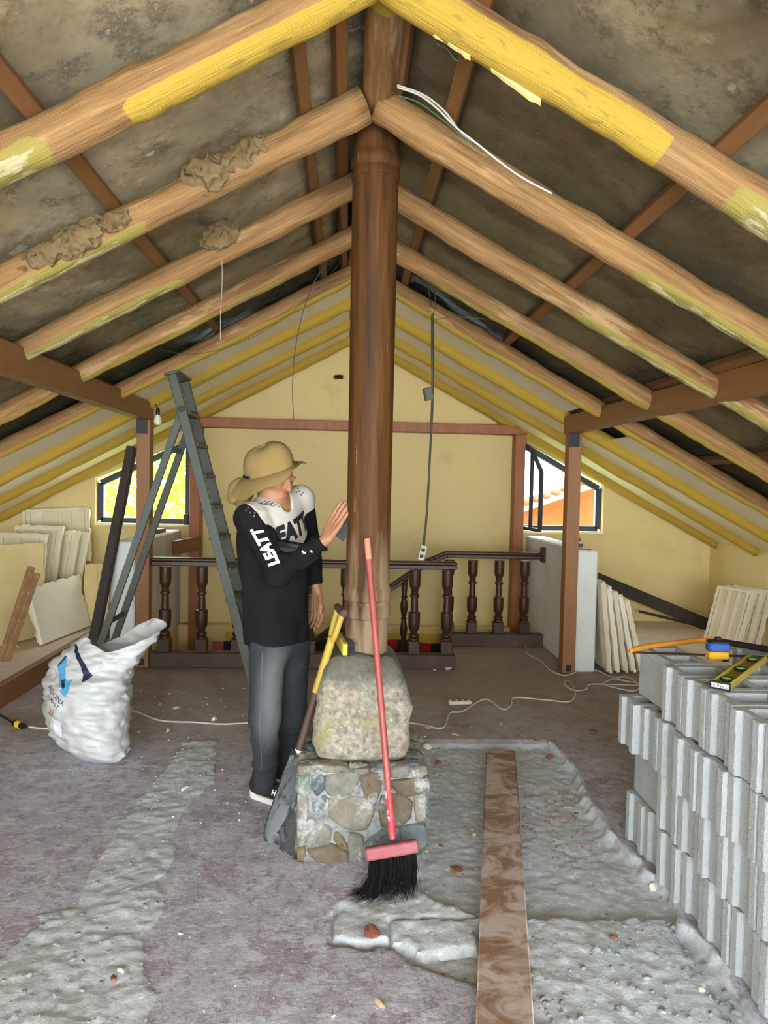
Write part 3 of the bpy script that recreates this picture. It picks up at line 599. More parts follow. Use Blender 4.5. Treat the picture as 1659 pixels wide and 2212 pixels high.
FRONT = [  # outlines of the front stones (crop pixels), kind, proudness
    ([(485, 1010), (610, 1000), (600, 1060), (560, 1075), (485, 1070)], 'light', .018), ([(612, 990), (780, 1000), (850, 1040), (700, 1050), (640, 1042)], 'light', .022),
    ([(480, 1080), (560, 1075), (572, 1150), (560, 1215), (480, 1200)], 'green', .018), ([(572, 1080), (620, 1050), (670, 1090), (665, 1170), (615, 1220), (577, 1170)], 'dark', .020),
    ([(682, 1070), (820, 1045), (910, 1060), (915, 1130), (860, 1210), (720, 1220), (677, 1180)], 'grey', .022), ([(922, 1072), (1085, 1055), (1080, 1160), (1020, 1290), (960, 1230), (925, 1140)], 'brown', .020),
    ([(870, 1030), (980, 1020), (985, 1060), (900, 1064)], 'grey', .02), ([(1140, 1020), (1268, 1000), (1270, 1080), (1150, 1092)], 'grey', .022), ([(1280, 1020), (1390, 1010), (1400, 1070), (1290, 1078)], 'light', .02),
    ([(1150, 1110), (1400, 1092), (1410, 1190), (1250, 1225), (1165, 1170)], 'brown', .024), ([(475, 1222), (540, 1218), (550, 1340), (535, 1420), (475, 1530)], 'grey', .018),
    ([(582, 1280), (650, 1224), (690, 1232), (660, 1330), (600, 1370)], 'blue', .018), ([(700, 1240), (860, 1220), (990, 1250), (1020, 1330), (960, 1460), (820, 1460), (700, 1370)], 'light', .024),
    ([(1080, 1220), (1200, 1204), (1290, 1270), (1270, 1380), (1200, 1440), (1080, 1430), (1060, 1330)], 'brown', .026), ([(1310, 1228), (1390, 1215), (1390, 1400), (1318, 1400)], 'light', .014),
    ([(480, 1442), (560, 1385), (600, 1402), (580, 1470), (500, 1530)], 'brown', .018), ([(520, 1560), (600, 1450), (680, 1400), (720, 1460), (700, 1560), (560, 1590)], 'grey', .024),
    ([(732, 1480), (770, 1480), (840, 1590), (800, 1610), (735, 1540)], 'ochre', .02), ([(545, 1600), (700, 1560), (835, 1620), (830, 1690), (700, 1715), (600, 1680)], 'brown', .030),
    ([(850, 1490), (940, 1520), (950, 1690), (860, 1700), (832, 1620)], 'grey', .02), ([(960, 1560), (1080, 1460), (1200, 1455), (1200, 1600), (960, 1640)], 'blue', .022),
    ([(1212, 1435), (1380, 1425), (1400, 1560), (1340, 1640), (1212, 1600)], 'blue', .022), ([(475, 1600), (525, 1570), (540, 1640), (500, 1690), (475, 1680)], 'ochre', .018)]
SK = {k: None for k in STONES}
for k, (pp, kind, th) in enumerate(FRONT):
    W = [atY(500+x/3.318, 1350+y/3.318, 2.665) for x, y in pp]
    obj('stone', cobble([(w[0], w[2]) for w in W], (0, 2.672, 0), (1, 0, 0), (0, 0, 1), (0, -1, 0), th, k), STONES[kind], pl, 55)
for sx in (-1, 1):   # flank stones
    for k in range(9):
        y = 2.72+.13*(k % 3)+random.uniform(-.01, .01); z = .06+.11*(k//3)+random.uniform(-.01, .01); hw, hh = random.uniform(.045, .06), random.uniform(.042, .052)
        a = [(y+hw*math.cos(t)*random.uniform(.85, 1.1), z+hh*math.sin(t)*random.uniform(.85, 1.1)) for t in np.arange(7)*2*PI/7]
        obj('stone', cobble(a, (.075+sx*.236, 0, 0), (0, 1, 0), (0, 0, 1), (sx, 0, 0), .016, 60+k), STONES[random.choice(['grey', 'brown', 'light', 'blue'])], pl, 55)
for k, (x, y, rx_, ry_, kind) in enumerate([(-.125, 2.70, .05, .035, 'light'), (-.13, 2.78, .045, .04, 'grey'), (-.12, 2.88, .05, .05, 'blue'), (-.13, 2.99, .045, .05, 'light'), (.26, 2.70, .05, .035, 'blue'), (.275, 2.79, .045, .045, 'grey'), (.265, 2.90, .045, .05, 'light'), (.27, 3.02, .05, .05, 'grey'), (.17, 2.685, .04, .02, 'grey'), (-.03, 2.69, .045, .024, 'light'), (.06, 2.682, .035, .016, 'grey')]):
    a = [(x+rx_*math.cos(t)*random.uniform(.85, 1.12), y+ry_*math.sin(t)*random.uniform(.85, 1.12)) for t in np.arange(7)*2*PI/7]
    obj('stone', cobble(a, (0, 0, .348), (1, 0, 0), (0, 1, 0), (0, 0, 1), .018, 90+k), STONES[kind], pl, 55)
# ------------------------------------------------------------------ hollow concrete blocks
BL, BW, BH = .39, .15, .195
def block_vf(L=BL):
    """two-cell block, length along x, cells open through z, end faces with a shallow recess"""
    hx, hy = L/2, BW/2; r, w, t = .016, .042, .026
    out = [(-hx, -hy), (hx, -hy), (hx, -w), (hx-r, -w+.008), (hx-r, w-.008), (hx, w), (hx, hy), (-hx, hy), (-hx, w), (-hx+r, w-.008), (-hx+r, -w+.008), (-hx, -w)]
    bm = bmesh.new(); cell = (L-2*r-3*t)/2; cells = []
    for s in (-1, 1):
        xa = -hx+r+t if s < 0 else t/2; cells.append([(xa, -hy+t), (xa+cell, -hy+t), (xa+cell, hy-t), (xa, hy-t)])
    loops = [out]+cells; bv_, tv_ = [], []
    for lp in loops:
        b = [bm.verts.new((x, y, 0)) for x, y in lp]; tp = [bm.verts.new((x, y, BH)) for x, y in lp]; n = len(lp); bv_.append(b); tv_.append(tp)
        for i in range(n):
            q = (b[i], b[(i+1) % n], tp[(i+1) % n], tp[i]); bm.faces.new(q if lp is out else q[::-1])
    for vs_ in (bv_, tv_):
        es = [bm.edges.get((v[i], v[(i+1) % len(v)])) for v in vs_ for i in range(len(v))]
        bmesh.ops.triangle_fill(bm, edges=es, use_beauty=True)
    bmesh.ops.recalc_face_normals(bm, faces=bm.faces)
    bmesh.ops.bevel(bm, geom=[e for e in bm.edges if len(e.link_faces) == 2 and e.calc_face_angle(0) > .9], offset=.0022, segments=1, affect='EDGES')
    bm.verts.index_update(); r_ = [tuple(v.co) for v in bm.verts], [tuple(v.index for v in f.verts) for f in bm.faces]; bm.free(); return r_
ME_BLOCK = mesh('concrete_block', *block_vf(), m_block, 0); ME_BLOCKS = mesh('concrete_block_short', *block_vf(.30), m_block, 0)
CN = ['bottom', 'second', 'third', 'top']; ON = ['farthest', 'second from far end', 'third from far end', 'fourth from far end', 'fifth from far end', 'sixth from far end', 'seventh from far end', 'eighth from far end', 'ninth from far end', 'tenth from far end']
GB = 'grey concrete blocks stacked at the right'
rb = random.Random(5)
def place_block(me, x, y, c, rz, label):
    o = link('concrete_block', me, None, (x, y, c*(BH+.004)+.002), (0, 0, rz)); tag(o, label, 'block', GB); return o
for c in range(4):
    k = 0; y = 2.83 if c != 1 else 2.82
    if c in (1, 3):
        place_block(ME_BLOCKS, 1.205+BW/2+(.0 if c == 3 else -.01), 2.83-.15, c, PI/2+rb.uniform(-.02, .02), 'grey concrete block set sideways at the far end of the %s course' % CN[c]); y = 2.52; k = 1
    while y > 1.55:
        xo = 1.15+BL/2+rb.uniform(-.014, .012)+{0: .015, 1: .0, 2: -.015, 3: 0}[c]
        place_block(ME_BLOCK, xo, y-BW/2, c, rb.uniform(-.018, .018), 'grey hollow concrete block, %s, %s course, inner row' % (ON[k], CN[c])); y -= BW+rb.uniform(.007, .014); k += 1
    y = 2.83
    for k in range(8):
        place_block(ME_BLOCK, 1.585+BL/2+rb.uniform(0, .012), y-BW/2, c, rb.uniform(-.015, .015), 'grey hollow concrete block, %s, %s course, outer row' % (ON[k], CN[c])); y -= BW+rb.uniform(.007, .012)
ZT = 3*(BH+.004)+.002+BH
# ------------------------------------------------------------------ plank lying on the floor
pa, pb = np.array((.8275, 3.66, .0)), np.array((.385, 1.55, .0))
pk = obj('wooden_plank', bar(pa+(0, 0, .030), pb+(0, 0, .030), .150, .042, .004), m_plank, None); pk.rotation_euler = (0, 0, 0)
tag(pk, 'long reddish brown plank dusted with cement lying on the floor', 'plank')
# ------------------------------------------------------------------ shovel
tip = atZ(573, 1816, .004); grip = atY(735, 1318, 2.795); soc = atY(645, 1622, 2.815)
sv = empty('shovel', tip, 'shovel with worn yellow shaft leaning on the column', 'shovel')
m_yshaft = mk('shaft_yellow', [(166, 138, 44), (186, 158, 62)], 8, .55, .2, layers=[dict(col=(74, 52, 32), scale=18, lo=.555, hi=.61, stretch=(1, 1, .5))])
m_dshaft = mk('shaft_dark', [(60, 42, 34), (88, 64, 52)], 9, .6, .2)
m_blade = mk('blade_steel', [(158, 160, 158), (190, 191, 190)], 7, .5, .2, metal=.2, layers=[dict(col=(64, 64, 66), scale=6, lo=.52, hi=.6)])
ax = grip-soc; fork = soc+ax*.80
mid = soc+ax*.42
obj('shaft', tube([soc-ax*.04, mid], .0155, 14), m_dshaft, sv); obj('shaft', tube([mid, fork+ax*.01], .0165, 14), m_yshaft, sv)
obj('ferrule', tube([soc-ax*.005, soc+ax*.012], .0172, 14), plain('ring_white', (214, 210, 198)), sv)
side = np.array((.35, -.9, .15)); side = side-ax*(side@ax)/(ax@ax); side /= np.linalg.norm(side)
for s in (-1, 1): obj('grip_arm', tube(smooth_curve([fork-ax*.03, fork+ax*.05+side*s*.026, grip+side*s*.032], 5), [.012]*10+[.0125], 12), m_yshaft, sv)
obj('grip_bar', tube([grip-side*.046, grip+side*.046], .015, 14), m_dshaft, sv)
def blade():
    L = soc-tip; Ln = np.linalg.norm(L); Lh = L/Ln; n0 = np.array((.95, -.34, .20)); n0 -= Lh*(n0@Lh); n0 /= np.linalg.norm(n0); w0 = np.cross(Lh, n0); P = []
    for u in np.linspace(0, 1, 18):
        hw = .118*min(1, (math.sin(min(u/.42, 1)*PI/2))**.6)*(1 if u < .80 else max(.16, 1-(u-.80)/.2*.84)); row = []
        for v in np.linspace(-1, 1, 13):
            row.append(tip+Lh*(Ln*u)+w0*(hw*v)-n0*(.030*(1-v*v)*min(1, u*4)*.9-.02*u*(1-u)-(.014 if u < .8 else .014*(1-u)/.2)))
        P.append(row)
    A = np.array(P); n0v = n0*.0032; f1 = gridsurf(A); f2 = gridsurf(A-n0v, True); return join(f1, f2)
obj('blade', blade(), m_blade, sv, 60); obj('socket', tube([soc-ax*.09, soc+ax*.0], [.010, .0168], 14), m_blade, sv)
# ------------------------------------------------------------------ broom
b_top = atY(793, 1164, 2.795); b_hd = atY(848, 1812, 2.50)
br = empty('push_broom', atZ(830, 1955), 'red-handled push broom with black bristles leaning on the column', 'broom')
m_red = mk('broom_red', [(150, 62, 58), (168, 84, 78)], 10, .45, .1, layers=[dict(col=(222, 182, 172), scale=14, lo=.60, hi=.68, stretch=(1, 1, .3), amt=.7)])
m_redl = mk('broom_label', [(206, 40, 52), (226, 70, 78)], 30, .5, layers=[dict(col=(238, 226, 226), scale=40, lo=.56, hi=.6), dict(col=(34, 26, 28), scale=24, lo=.66, hi=.68)])
obj('handle', tube([b_hd, b_hd+(b_top-b_hd)*.995], .0125, 14), m_red, br); obj('handle_end', tube([b_hd+(b_top-b_hd)*.925, b_top], .0127, 14), mk('broom_end', [(196, 120, 86), (206, 140, 104)], 8, .6), br)
obj('handle_label', tube([b_hd+(b_top-b_hd)*.015, b_hd+(b_top-b_hd)*.15], .0130, 14), m_redl, br)
hl, hr = atY(790, 1845, 2.48), atY(902, 1826, 2.49); hc = (hl+hr)/2; hx_ = (hr-hl)/np.linalg.norm(hr-hl); dn = np.array((-.08, -.30, -.95)); dn -= hx_*(hx_@dn); dn /= np.linalg.norm(dn); dp = np.cross(hx_, dn)
HM = np.stack([hx_, dp, -dn], 1); hb = hc-dn*.0
obj('head', xf(box(.188, .055, .042, .006), HM, hb), mk('broom_head', [(150, 78, 80), (172, 104, 104)], 9, .7, .2, layers=[dict(col=(214, 196, 180), scale=12, lo=.62, hi=.7, amt=.7)]), br)
bm_v, bm_f = [], []; rgb = np.random.default_rng(4); nb = 0
for k in range(520):
    a = rgb.uniform(-1, 1); b = rgb.uniform(-1, 1); root = hb+hx_*(a*.083)+dp*(b*.021)+dn*.018
    ln = .128+.035*(1-a)*.5+rgb.uniform(-.018, .012); sw = np.array((-.060*(1-.5*a)-.012*rgb.normal(), -.012+.03*b+.008*rgb.normal(), 0))*(1-.15*a)
    pts = [root+dn*(ln*t)+sw*(t*t) for t in (0, .35, .7, 1.)]
    for p in pts: p[2] = max(p[2], .003)
    w = .0016; sd = np.array((math.cos(k), math.sin(k), 0))*w; sd2 = np.array((-math.sin(k), math.cos(k), 0))*w
    for i, p in enumerate(pts):
        f = 1-.7*i/3; bm_v += [p+sd*f, p-sd*f*.5+sd2*f*.87, p-sd*f*.5-sd2*f*.87]
    for i in range(3):
        o_ = nb+i*3
        for j in range(3): bm_f.append((o_+j, o_+(j+1) % 3, o_+3+(j+1) % 3, o_+3+j))
    nb += 12
bs = obj('bristles', (np.array(bm_v), bm_f), mk('bristle_black', [(10, 10, 11), (20, 20, 21)], 30, .8, spec=.2), br); bs['kind'] = 'stuff'
# ------------------------------------------------------------------ wire brush on the carved stone
wa, wz = atY(746, 1404, 2.765), atY(731, 1378, 2.93); wd = (wz-wa)/np.linalg.norm(wz-wa)
wbr = empty('wire_brush', wa, 'yellow wooden wire brush resting against the shovel on the stone', 'brush')
obj('handle', bar(wa, wz, .021, .048, .004), plain('brush_yellow', (186, 168, 58), .6), wbr)
vv, fq = [], []; nb = 0; sx_ = frame(wd)[:, 0]; sx_ = sx_*np.sign(sx_[0]); szz = np.cross(wd, sx_)
for i in range(16):
    for j in range(7):
        for q in range(3):
            p = wa+wd*(np.linalg.norm(wz-wa)*(.08+.84*i/15))+szz*(.036*(j/6-.5))+sx_*.009; e = p+sx_*(.030+rgb.uniform(-.003, .003))+wd*rgb.normal(0, .003)+szz*rgb.normal(0, .003)
            for b_ in (p, e): vv += [b_+szz*.0007, b_-szz*.0007+wd*.0007, b_-wd*.0007]
            for t in range(3): fq.append((nb+t, nb+(t+1) % 3, nb+3+(t+1) % 3, nb+3+t))
            nb += 6
obj('bristles', (np.array(vv), fq), plain('wire_grey', (104, 106, 108), .4, .7), wbr)['kind'] = 'stuff'
# ------------------------------------------------------------------ stepladder
ld = empty('stepladder', (-1.15, 4.95, 0), 'tall green-grey folding stepladder standing behind the cement bag', 'ladder')
hg, ft, bk, tp_ = atY(393, 884, 4.78), atY(553, 1497, 4.78), atY(178, 1497, 4.78), atY(372, 808, 4.78)
ft[2] = bk[2] = .0
LW = .36
for s in (0, 1):
    off = np.array((0, LW*s, 0)); rail = smooth_curve([ft+off, (ft+hg)/2+off, hg+off, tp_+off+(-.006, 0, 0)], 6)
    obj('front_rail', join(bar(ft+off, hg+off, .028, .062, .003, (.9, 0, .4)), bar(hg+off, tp_+off, .028, .062, .006, (.9, 0, .4))), m_steel, ld)
    obj('rear_leg', bar(bk+off*np.array((1, .92, 1))+(0, .02, 0), hg+off*np.array((1, .92, 1))+(.0, .02, .0), .022, .048, .003, (.9, 0, -.4)), m_steel, ld)
    obj('hinge', tube([hg+off-(0, .02, 0), hg+off+(0, .035, 0)], .022, 16), m_blackm, ld)
dl = hg-ft; ddl = dl/np.linalg.norm(dl)
for k in range(9):
    z = .22+.207*k; c = ft+dl*(z/dl[2])
    if z > hg[2]+.02: break
    obj('step', slab(c[0]-.045, c[0]+.045, c[1]+.01, c[1]+LW-.01, z-.012, z+.012, .003), m_steel, ld)
obj('top_step', xf(box(.10, LW+.03, .02, .004), rotm(0, -.25, 0), (tp_+np.array((-.004, LW/2, .008)))), m_steel, ld)
dr = hg-bk
for t in (.25, .86): c = bk+dr*t; obj('rear_brace', bar(c+(0, .02, 0), c+(0, LW*.92, 0), .02, .03, .002), m_steel, ld)
# ------------------------------------------------------------------ dark timber leaning by the left post
pb_ = np.array((-1.86, 5.22, 0.0)); pt_ = atY(285, 966, 5.62)
dp_ = obj('dark_timber', bar(pb_+(0, 0, .012), pt_, .065, .075, .005, (0, 1, 0)), m_darkpole, None); tag(dp_, 'dark weathered timber leaning beside the left post', 'timber')
# ------------------------------------------------------------------ broken gypsum ceiling panels
def panel(name, c4, label, m, th=.022, ribs=0, frame_=False, seed=0, rag=.012, group=None, n=14):
    """slab from four world corners BL, BR, TR, TL, edges ragged, optional ribs on the front"""
    rg = np.random.default_rng(seed); c = [np.array(q, float) for q in c4]; c[2] = c[1]+c[3]-c[0]+((c[2]-(c[1]+c[3]-c[0]))*.35)
    U = np.linspace(0, 1, n+1); nrm = np.cross(c[1]-c[0], c[3]-c[0]); nrm /= np.linalg.norm(nrm)
    P = np.array([[(c[0]*(1-u)+c[1]*u)*(1-v)+(c[3]*(1-u)+c[2]*u)*v for u in U] for v in U])
    for idx, d in (((slice(None), 0), c[1]-c[0]), ((slice(None), n), c[0]-c[1]), ((n, slice(None)), c[0]-c[3])):
        d = d/np.linalg.norm(d); a = np.abs(rg.normal(0, rag, n+1)); P[idx] += a[:, None]*d
    bot = P[0]; bot[:, 2] = bot[:, 2]
    A = P+nrm*(th/2); Bk = P-nrm*(th/2); va, fa = gridsurf(A); vb, fb = gridsurf(Bk, True); N = n+1
    loop = [j for j in range(n)]+[i*N+n for i in range(n)]+[n*N+j for j in range(n, 0, -1)]+[i*N for i in range(n, 0, -1)]
    rim = [(loop[i], loop[i-1], loop[i-1]+N*N, loop[i]+N*N) for i in range(len(loop))]; rim = [q[::-1] for q in rim]
    V = np.concatenate([va, vb]); low = V[:, 2].min()
    t = empty(name, (V[:, 0].mean(), V[:, 1].mean(), low), label, 'panel', group)
    obj('board', (V, fa+[tuple(i+N*N for i in q) for q in fb]+rim), m, t, 35)
    at = lambda u, v: (c[0]*(1-u)+c[1]*u)*(1-v)+(c[3]*(1-u)+c[2]*u)*v
    def rib(a, b, w): 
        pts = np.array([at(*(np.array(a)*(1-s)+np.array(b)*s))+nrm*(th/2+.006) for s in np.linspace(0, 1, 10)])+rg.normal(0, .0016, (10, 3))
        obj('rib', tube(pts, w*(1+rg.normal(0, .10, 10)), 4, hint=nrm+.7*np.cross(nrm, pts[-1]-pts[0])/np.linalg.norm(pts[-1]-pts[0])), m, t, 20)
    for k in range(ribs): u = (k+.5)/ribs; rib((u, .03), (u, .97), .016)
    if frame_:
        for a, b in (((.03, .04), (.97, .04)), ((.03, .96), (.97, .96)), ((.03, .03), (.03, .97)), ((.97, .03), (.97, .97))): rib(a, b, .018)
    return t
GL, GR = 'broken ceiling panels on the left platform', 'broken ceiling panels on the right'
zl = .15
def onp(x, y, z=zl): return atZ(x, y, z)
a, b = onp(88, 1394), onp(193, 1352); panel('ceiling_panel_piece', [a, b, atY(178, 1238, b[1]+.12), atY(58, 1268, a[1]+.12)], 'square white broken panel standing frontmost on the left platform', m_gypw, .026, 0, False, 1, .014, GL)
a, b = onp(74, 1392)+(0, .07, 0), onp(170, 1360)+(0, .07, 0); panel('ceiling_panel_piece', [a, b, atY(165, 1240, b[1]+.13), atY(50, 1272, a[1]+.13)], 'panel right behind the square white panel', m_gyp, .026, 0, False, 2, .012, GL)
a, b = onp(-60, 1412), onp(92, 1372); panel('ceiling_panel_piece', [a, b, atY(102, 1184, b[1]+.30), atY(-60, 1180, a[1]+.30)], 'big smooth cream panel at the left edge', m_gypc, .03, 0, False, 3, .004, GL)
for k, (q, lb, yb) in enumerate([([(10, 1330), (112, 1330), (152, 1135), (36, 1133)], 'ribbed panel leaning right, top edge highest of the left pile', 6.4), ([(-30, 1335), (88, 1335), (106, 1148), (-10, 1150)], 'ribbed panel leaning behind the big cream panel', 6.15), ([(104, 1330), (142, 1330), (176, 1140), (140, 1146)], 'narrow tilted panel in the middle of the left pile', 6.45), ([(128, 1328), (160, 1326), (195, 1142), (166, 1148)], 'narrow tilted panel at the right of the left pile', 6.5)]):
    w = [atZ(x, y, zl) for x, y in q[:2]]; sh_ = yb-w[0][1]
    bl = atY(q[0][0], q[0][1], yb); br_ = atY(q[1][0], q[1][1], yb-.05); bl[2] = br_[2] = zl
    panel('ceiling_panel_piece', [bl, br_, atY(*q[2], yb+.18), atY(*q[3], yb+.22)], lb, m_gyp, .03, 3 if k < 2 else 1, True, 10+k, .012, GL)
panel('ceiling_panel_piece', [atY(52, 1216, 6.80), atY(198, 1212, 6.80), atY(200, 1094, 6.95), atY(50, 1100, 6.95)], 'coffered panel propped against the gable wall under the left eave', m_gyp, .03, 5, True, 20, .01, GL)
bl, br_ = atY(182, 1345, 6.3), atY(238, 1340, 6.3); bl[2] = br_[2] = zl
panel('ceiling_panel_piece', [bl, br_, atY(238, 1214, 6.45), atY(180, 1217, 6.45)], 'small panel between the left pile and the half wall', m_gypc, .025, 1, False, 21, .012, GL)
bl, br_ = atY(0, 1345, 6.62), atY(160, 1345, 6.62); bl[2] = br_[2] = zl
panel('ceiling_panel_piece', [bl, br_, atY(160, 1205, 6.72), atY(0, 1210, 6.72)], 'panel at the very back of the left pile below the coffered one', m_gyp, .05, 2, True, 22, .006, GL)
for k in range(5):   # stack leaning against the right half wall, seen edge-on
    xb, xt = 2.06+.068*k, 1.985+.052*k; y0, yq = 5.36+.012*k, 5.98+.015*k; h = .70-.035*k
    panel('ceiling_panel_piece', [(xb, yq, .008), (xb, y0, .008), (xt+.0, y0+.03, h), (xt, yq, h+.03)], ['ragged panel touching the right half wall', 'second ragged panel from the right half wall', 'third ragged panel from the right half wall', 'fourth ragged panel from the right half wall', 'outermost ragged panel of the row by the right half wall'][k], m_gypw if k % 2 else m_gyp, .022, 3, True, 30+k, .014, GR)
for k in range(3):   # stack under the right eave
    o_ = np.array((.095*k, .02*k, 0)); bl, br_ = atZ(1524, 1384, .118)+o_, atZ(1598, 1404, .118)+o_
    tl, tr = atY(1556, 1264, bl[1]+.10)+o_*.9, atY(1640, 1278, br_[1]+.10)+o_*.9
    panel('ceiling_panel_piece', [bl, br_, tr, tl], ['ribbed panel facing the room under the right eave', 'middle panel of three leaning under the right eave', 'last panel of three leaning under the right eave'][k], m_gyp, .024, 4, True, 40+k, .01, GR)
# dark boards leaning on the right platform
q0, q1 = atY(1285, 1248, 6.92), atZ(1528, 1350, .15); db = obj('dark_board', bar(q0, q1, .03, .12, .004, (.3, 0, .95)), m_darkpole, None); tag(db, 'wide dark board sloping down along the gable wall', 'board')
q0, q1 = atY(1380, 1320, 6.86), atZ(1526, 1356, .125); db = obj('dark_board', bar(q0, q1, .025, .022, .003), m_darkpole, None); tag(db, 'thin dark strip below the wide sloping board', 'board')
for k, (x0, y0, x1_, y1_) in enumerate([(2, 1345, 68, 1224), (14, 1352, 80, 1238)]):
    q0 = atZ(x0, y0, zl+.02)+(0, -.0, 0); q0 = atY(x0, y0+30, 4.95); q0[2] = zl+.02; q1 = atY(x1_, y1_, 5.12)
    s_ = obj('wood_strip', bar(q0, q1, .03, .045, .004), m_wood, None); tag(s_, ['paint-flaked wood strip leaning on the left panels, upper one', 'paint-flaked wood strip leaning on the left panels, lower one'][k], 'wood strip', 'old wood strips')
# ------------------------------------------------------------------ the man sanding the column
FD = np.array((.77, -.64, 0.)); SD = np.array((-.64, -.77, 0.))     # facing direction; his right-hand side (towards the camera)
UPV = np.array((0, 0, 1.))
J = dict(neck=atY(590, 1098, 3.19), head=atY(594, 1028, 3.15), sr=atY(541, 1117, 3.06), er=atY(602, 1236, 2.965), wr=atY(704, 1166, 2.925), sl=atY(648, 1078, 3.32), el=atY(669, 1185, 3.40), wl=atY(684, 1272, 3.36),
         chest=atY(590, 1165, 3.19), belly=atY(602, 1275, 3.20), pel=atY(603, 1368, 3.21), hr=atY(580, 1380, 3.14), kr=atY(572, 1548, 3.12), ar=atY(574, 1688, 3.19), hl=atY(632, 1380, 3.28), kl=atY(630, 1545, 3.30), al=atY(614, 1668, 3.40))
BR_ = np.stack([SD, FD, UPV], 1)                                     # body frame
# head frame: looks right and down, tilted
hf = np.array((.76, -.56, -.34)); hf /= np.linalg.norm(hf); hu = np.array((.06, -.04, 1.)); hu -= hf*(hu@hf); hu /= np.linalg.norm(hu); hs = np.cross(hf, hu); HR = np.stack([hs, hf, hu], 1); HC = J['head']
HS = .93
def H(x, y, z): return HC+HR@(np.array((x, y, z), float)*HS)
# right hand: fingers point up to the right, palm to the column
tipm = atY(748, 1086, 2.895); hd = tipm-J['wr']; hd /= np.linalg.norm(hd)
pn = np.array((.62, .72, -.30)); pn -= hd*(pn@hd); pn /= np.linalg.norm(pn); hw = np.cross(hd, pn)      # palm normal, across (towards the index finger)
if hw[2] < 0: hw = -hw
HL = np.linalg.norm(tipm-J['wr'])
def hand_prims(w, d, acr, nrm, L, curl=.10):
    """palm and five fingers; d along, acr towards the index finger, nrm out of the palm"""
    pr = []; k1 = w+d*(L*.50)
    for o in (-.030, -.010, .011, .030): pr.append((w+acr*o*.55+d*.012, k1+acr*o, .0135, .0105))
    lens = {.031: .44, .0105: .50, -.0105: .465, -.030: .37}
    for o, l in lens.items():
        a = k1+acr*o; r = .0088 if o > -.02 else .0076; e1 = a+d*(L*l*.48)+nrm*(curl*L*l*.10)+acr*o*.05; e2 = e1+d*(L*l*.30)+nrm*(curl*L*l*.35); e3 = e2+d*(L*l*.22)+nrm*(curl*L*l*.5)
        pr += [(a, e1, r*1.08, r), (e1, e2, r, r*.92), (e2, e3, r*.92, r*.78)]
    t0 = w+d*.030+acr*.026+nrm*.006; t1 = t0+d*.036+acr*.020+nrm*.020; t2 = t1+d*.032+acr*.004+nrm*.010
    pr += [(t0, t1, .0135, .0105), (t1, t2, .0105, .0085)]
    return pr
PH_R = hand_prims(J['wr'], hd, hw, pn, HL)
dl_ = np.array((.05, -.12, -1.)); dl_ /= np.linalg.norm(dl_); PH_L = hand_prims(J['wl']+dl_*.01, dl_, np.array((.77, -.63, .1)), np.array((-.6, -.78, 0.)), .17, .5)
NECKB = J['neck']-(0, 0, .02)
def f_head(p):
    q = (p-HC)@HR/HS; c = lambda x, y, z: np.array((x, y, z))
    d = s_ell(q, (0, -.018, .035), (.074, .094, .088)); d = smin(d, s_ell(q, (0, .018, -.03), (.060, .070, .085)), .03)
    d = smin(d, s_cap(q, c(0, .058, -.103), c(0, .05, -.09), .020, .024), .03)                     # chin
    for s in (-1, 1):
        d = smin(d, s_cap(q, c(s*.050, -.005, -.062), c(s*.018, .055, -.100), .014, .013), .028)   # jaw line
        d = smin(d, s_ell(q, (s*.040, .060, -.020), (.022, .022, .020)), .022)                     # cheek bone
        d = smin(d, s_ell(q, (s*.030, .082, .022), (.024, .010, .008)), .014)                      # brow
        d = smax(d, -s_ell(q, (s*.031, .094, .004), (.017, .016, .0115)), .010)                    # eye socket
        d = smin(d, s_ell(q, (s*.077, -.012, -.008), (.007, .020, .031)), .006)                    # ear
    for s in (-1, 1): d = smin(d, s_ell(q, (s*.031, .0755, .0085), (.0145, .0115, .0065)), .004); d = smin(d, s_ell(q, (s*.031, .0760, -.0065), (.0135, .0095, .004)), .004)
    d = smin(d, s_cap(q, c(0, .086, .012), c(0, .106, -.028), .0075, .0115), .012)                 # nose
    for s in (-1, 1): d = smin(d, s_ell(q, (s*.0105, .098, -.031), (.0085, .010, .007)), .006)
    d = smin(d, s_ell(q, (0, .085, -.060), (.024, .010, .0068)), .007); d = smin(d, s_ell(q, (0, .083, -.0725), (.020, .010, .007)), .006)   # lips
    d = smax(d, -s_ell(q, (0, .097, -.0665), (.022, .008, .0014)), .003)
    return d*HS
def f_body(p):
    d = f_head(p); d = smin(d, s_cap(p, NECKB, H(0, -.022, -.05), .058, .053), .03)
    def cp(a, b, ra, rb, k=.04):
        nonlocal d; d = smin(d, s_cap(p, a, b, ra, rb), k)
    cp(J['chest']+SD*.06, J['chest']-SD*.06, .075, .075); cp(J['chest'], J['pel'], .082, .085, .05); cp(J['sr'], J['sl'], .048, .048, .06); cp(NECKB, J['chest'], .06, .09, .05)
    cp(J['sr'], J['er'], .045, .036); cp(J['er'], J['wr'], .036, .0235); cp(J['sl'], J['el'], .045, .036); cp(J['el'], J['wl'], .036, .0235)
    cp(J['hr'], J['kr'], .078, .050); cp(J['kr'], J['ar'], .048, .034); cp(J['hl'], J['kl'], .078, .050); cp(J['kl'], J['al'], .048, .034)
    for a_, b_ in ((J['ar'], J['ar']+FD*.09-(0, 0, .075)), (J['al'], J['al']+FD*.09-(0, 0, .075))): cp(a_-np.array((0, 0, .03)), b_, .026, .018, .02)
    for pr in (PH_R, PH_L):
        h = None
        for a, b, ra, rb in pr:
            s = s_cap(p, a, b, ra, rb); h = s if h is None else smin(h, s, .006)
        d = smin(d, h, .014)
    return d
bod = nets(f_body, (-.70, 2.72, .0), (.06, 3.62, 1.62), .0042)
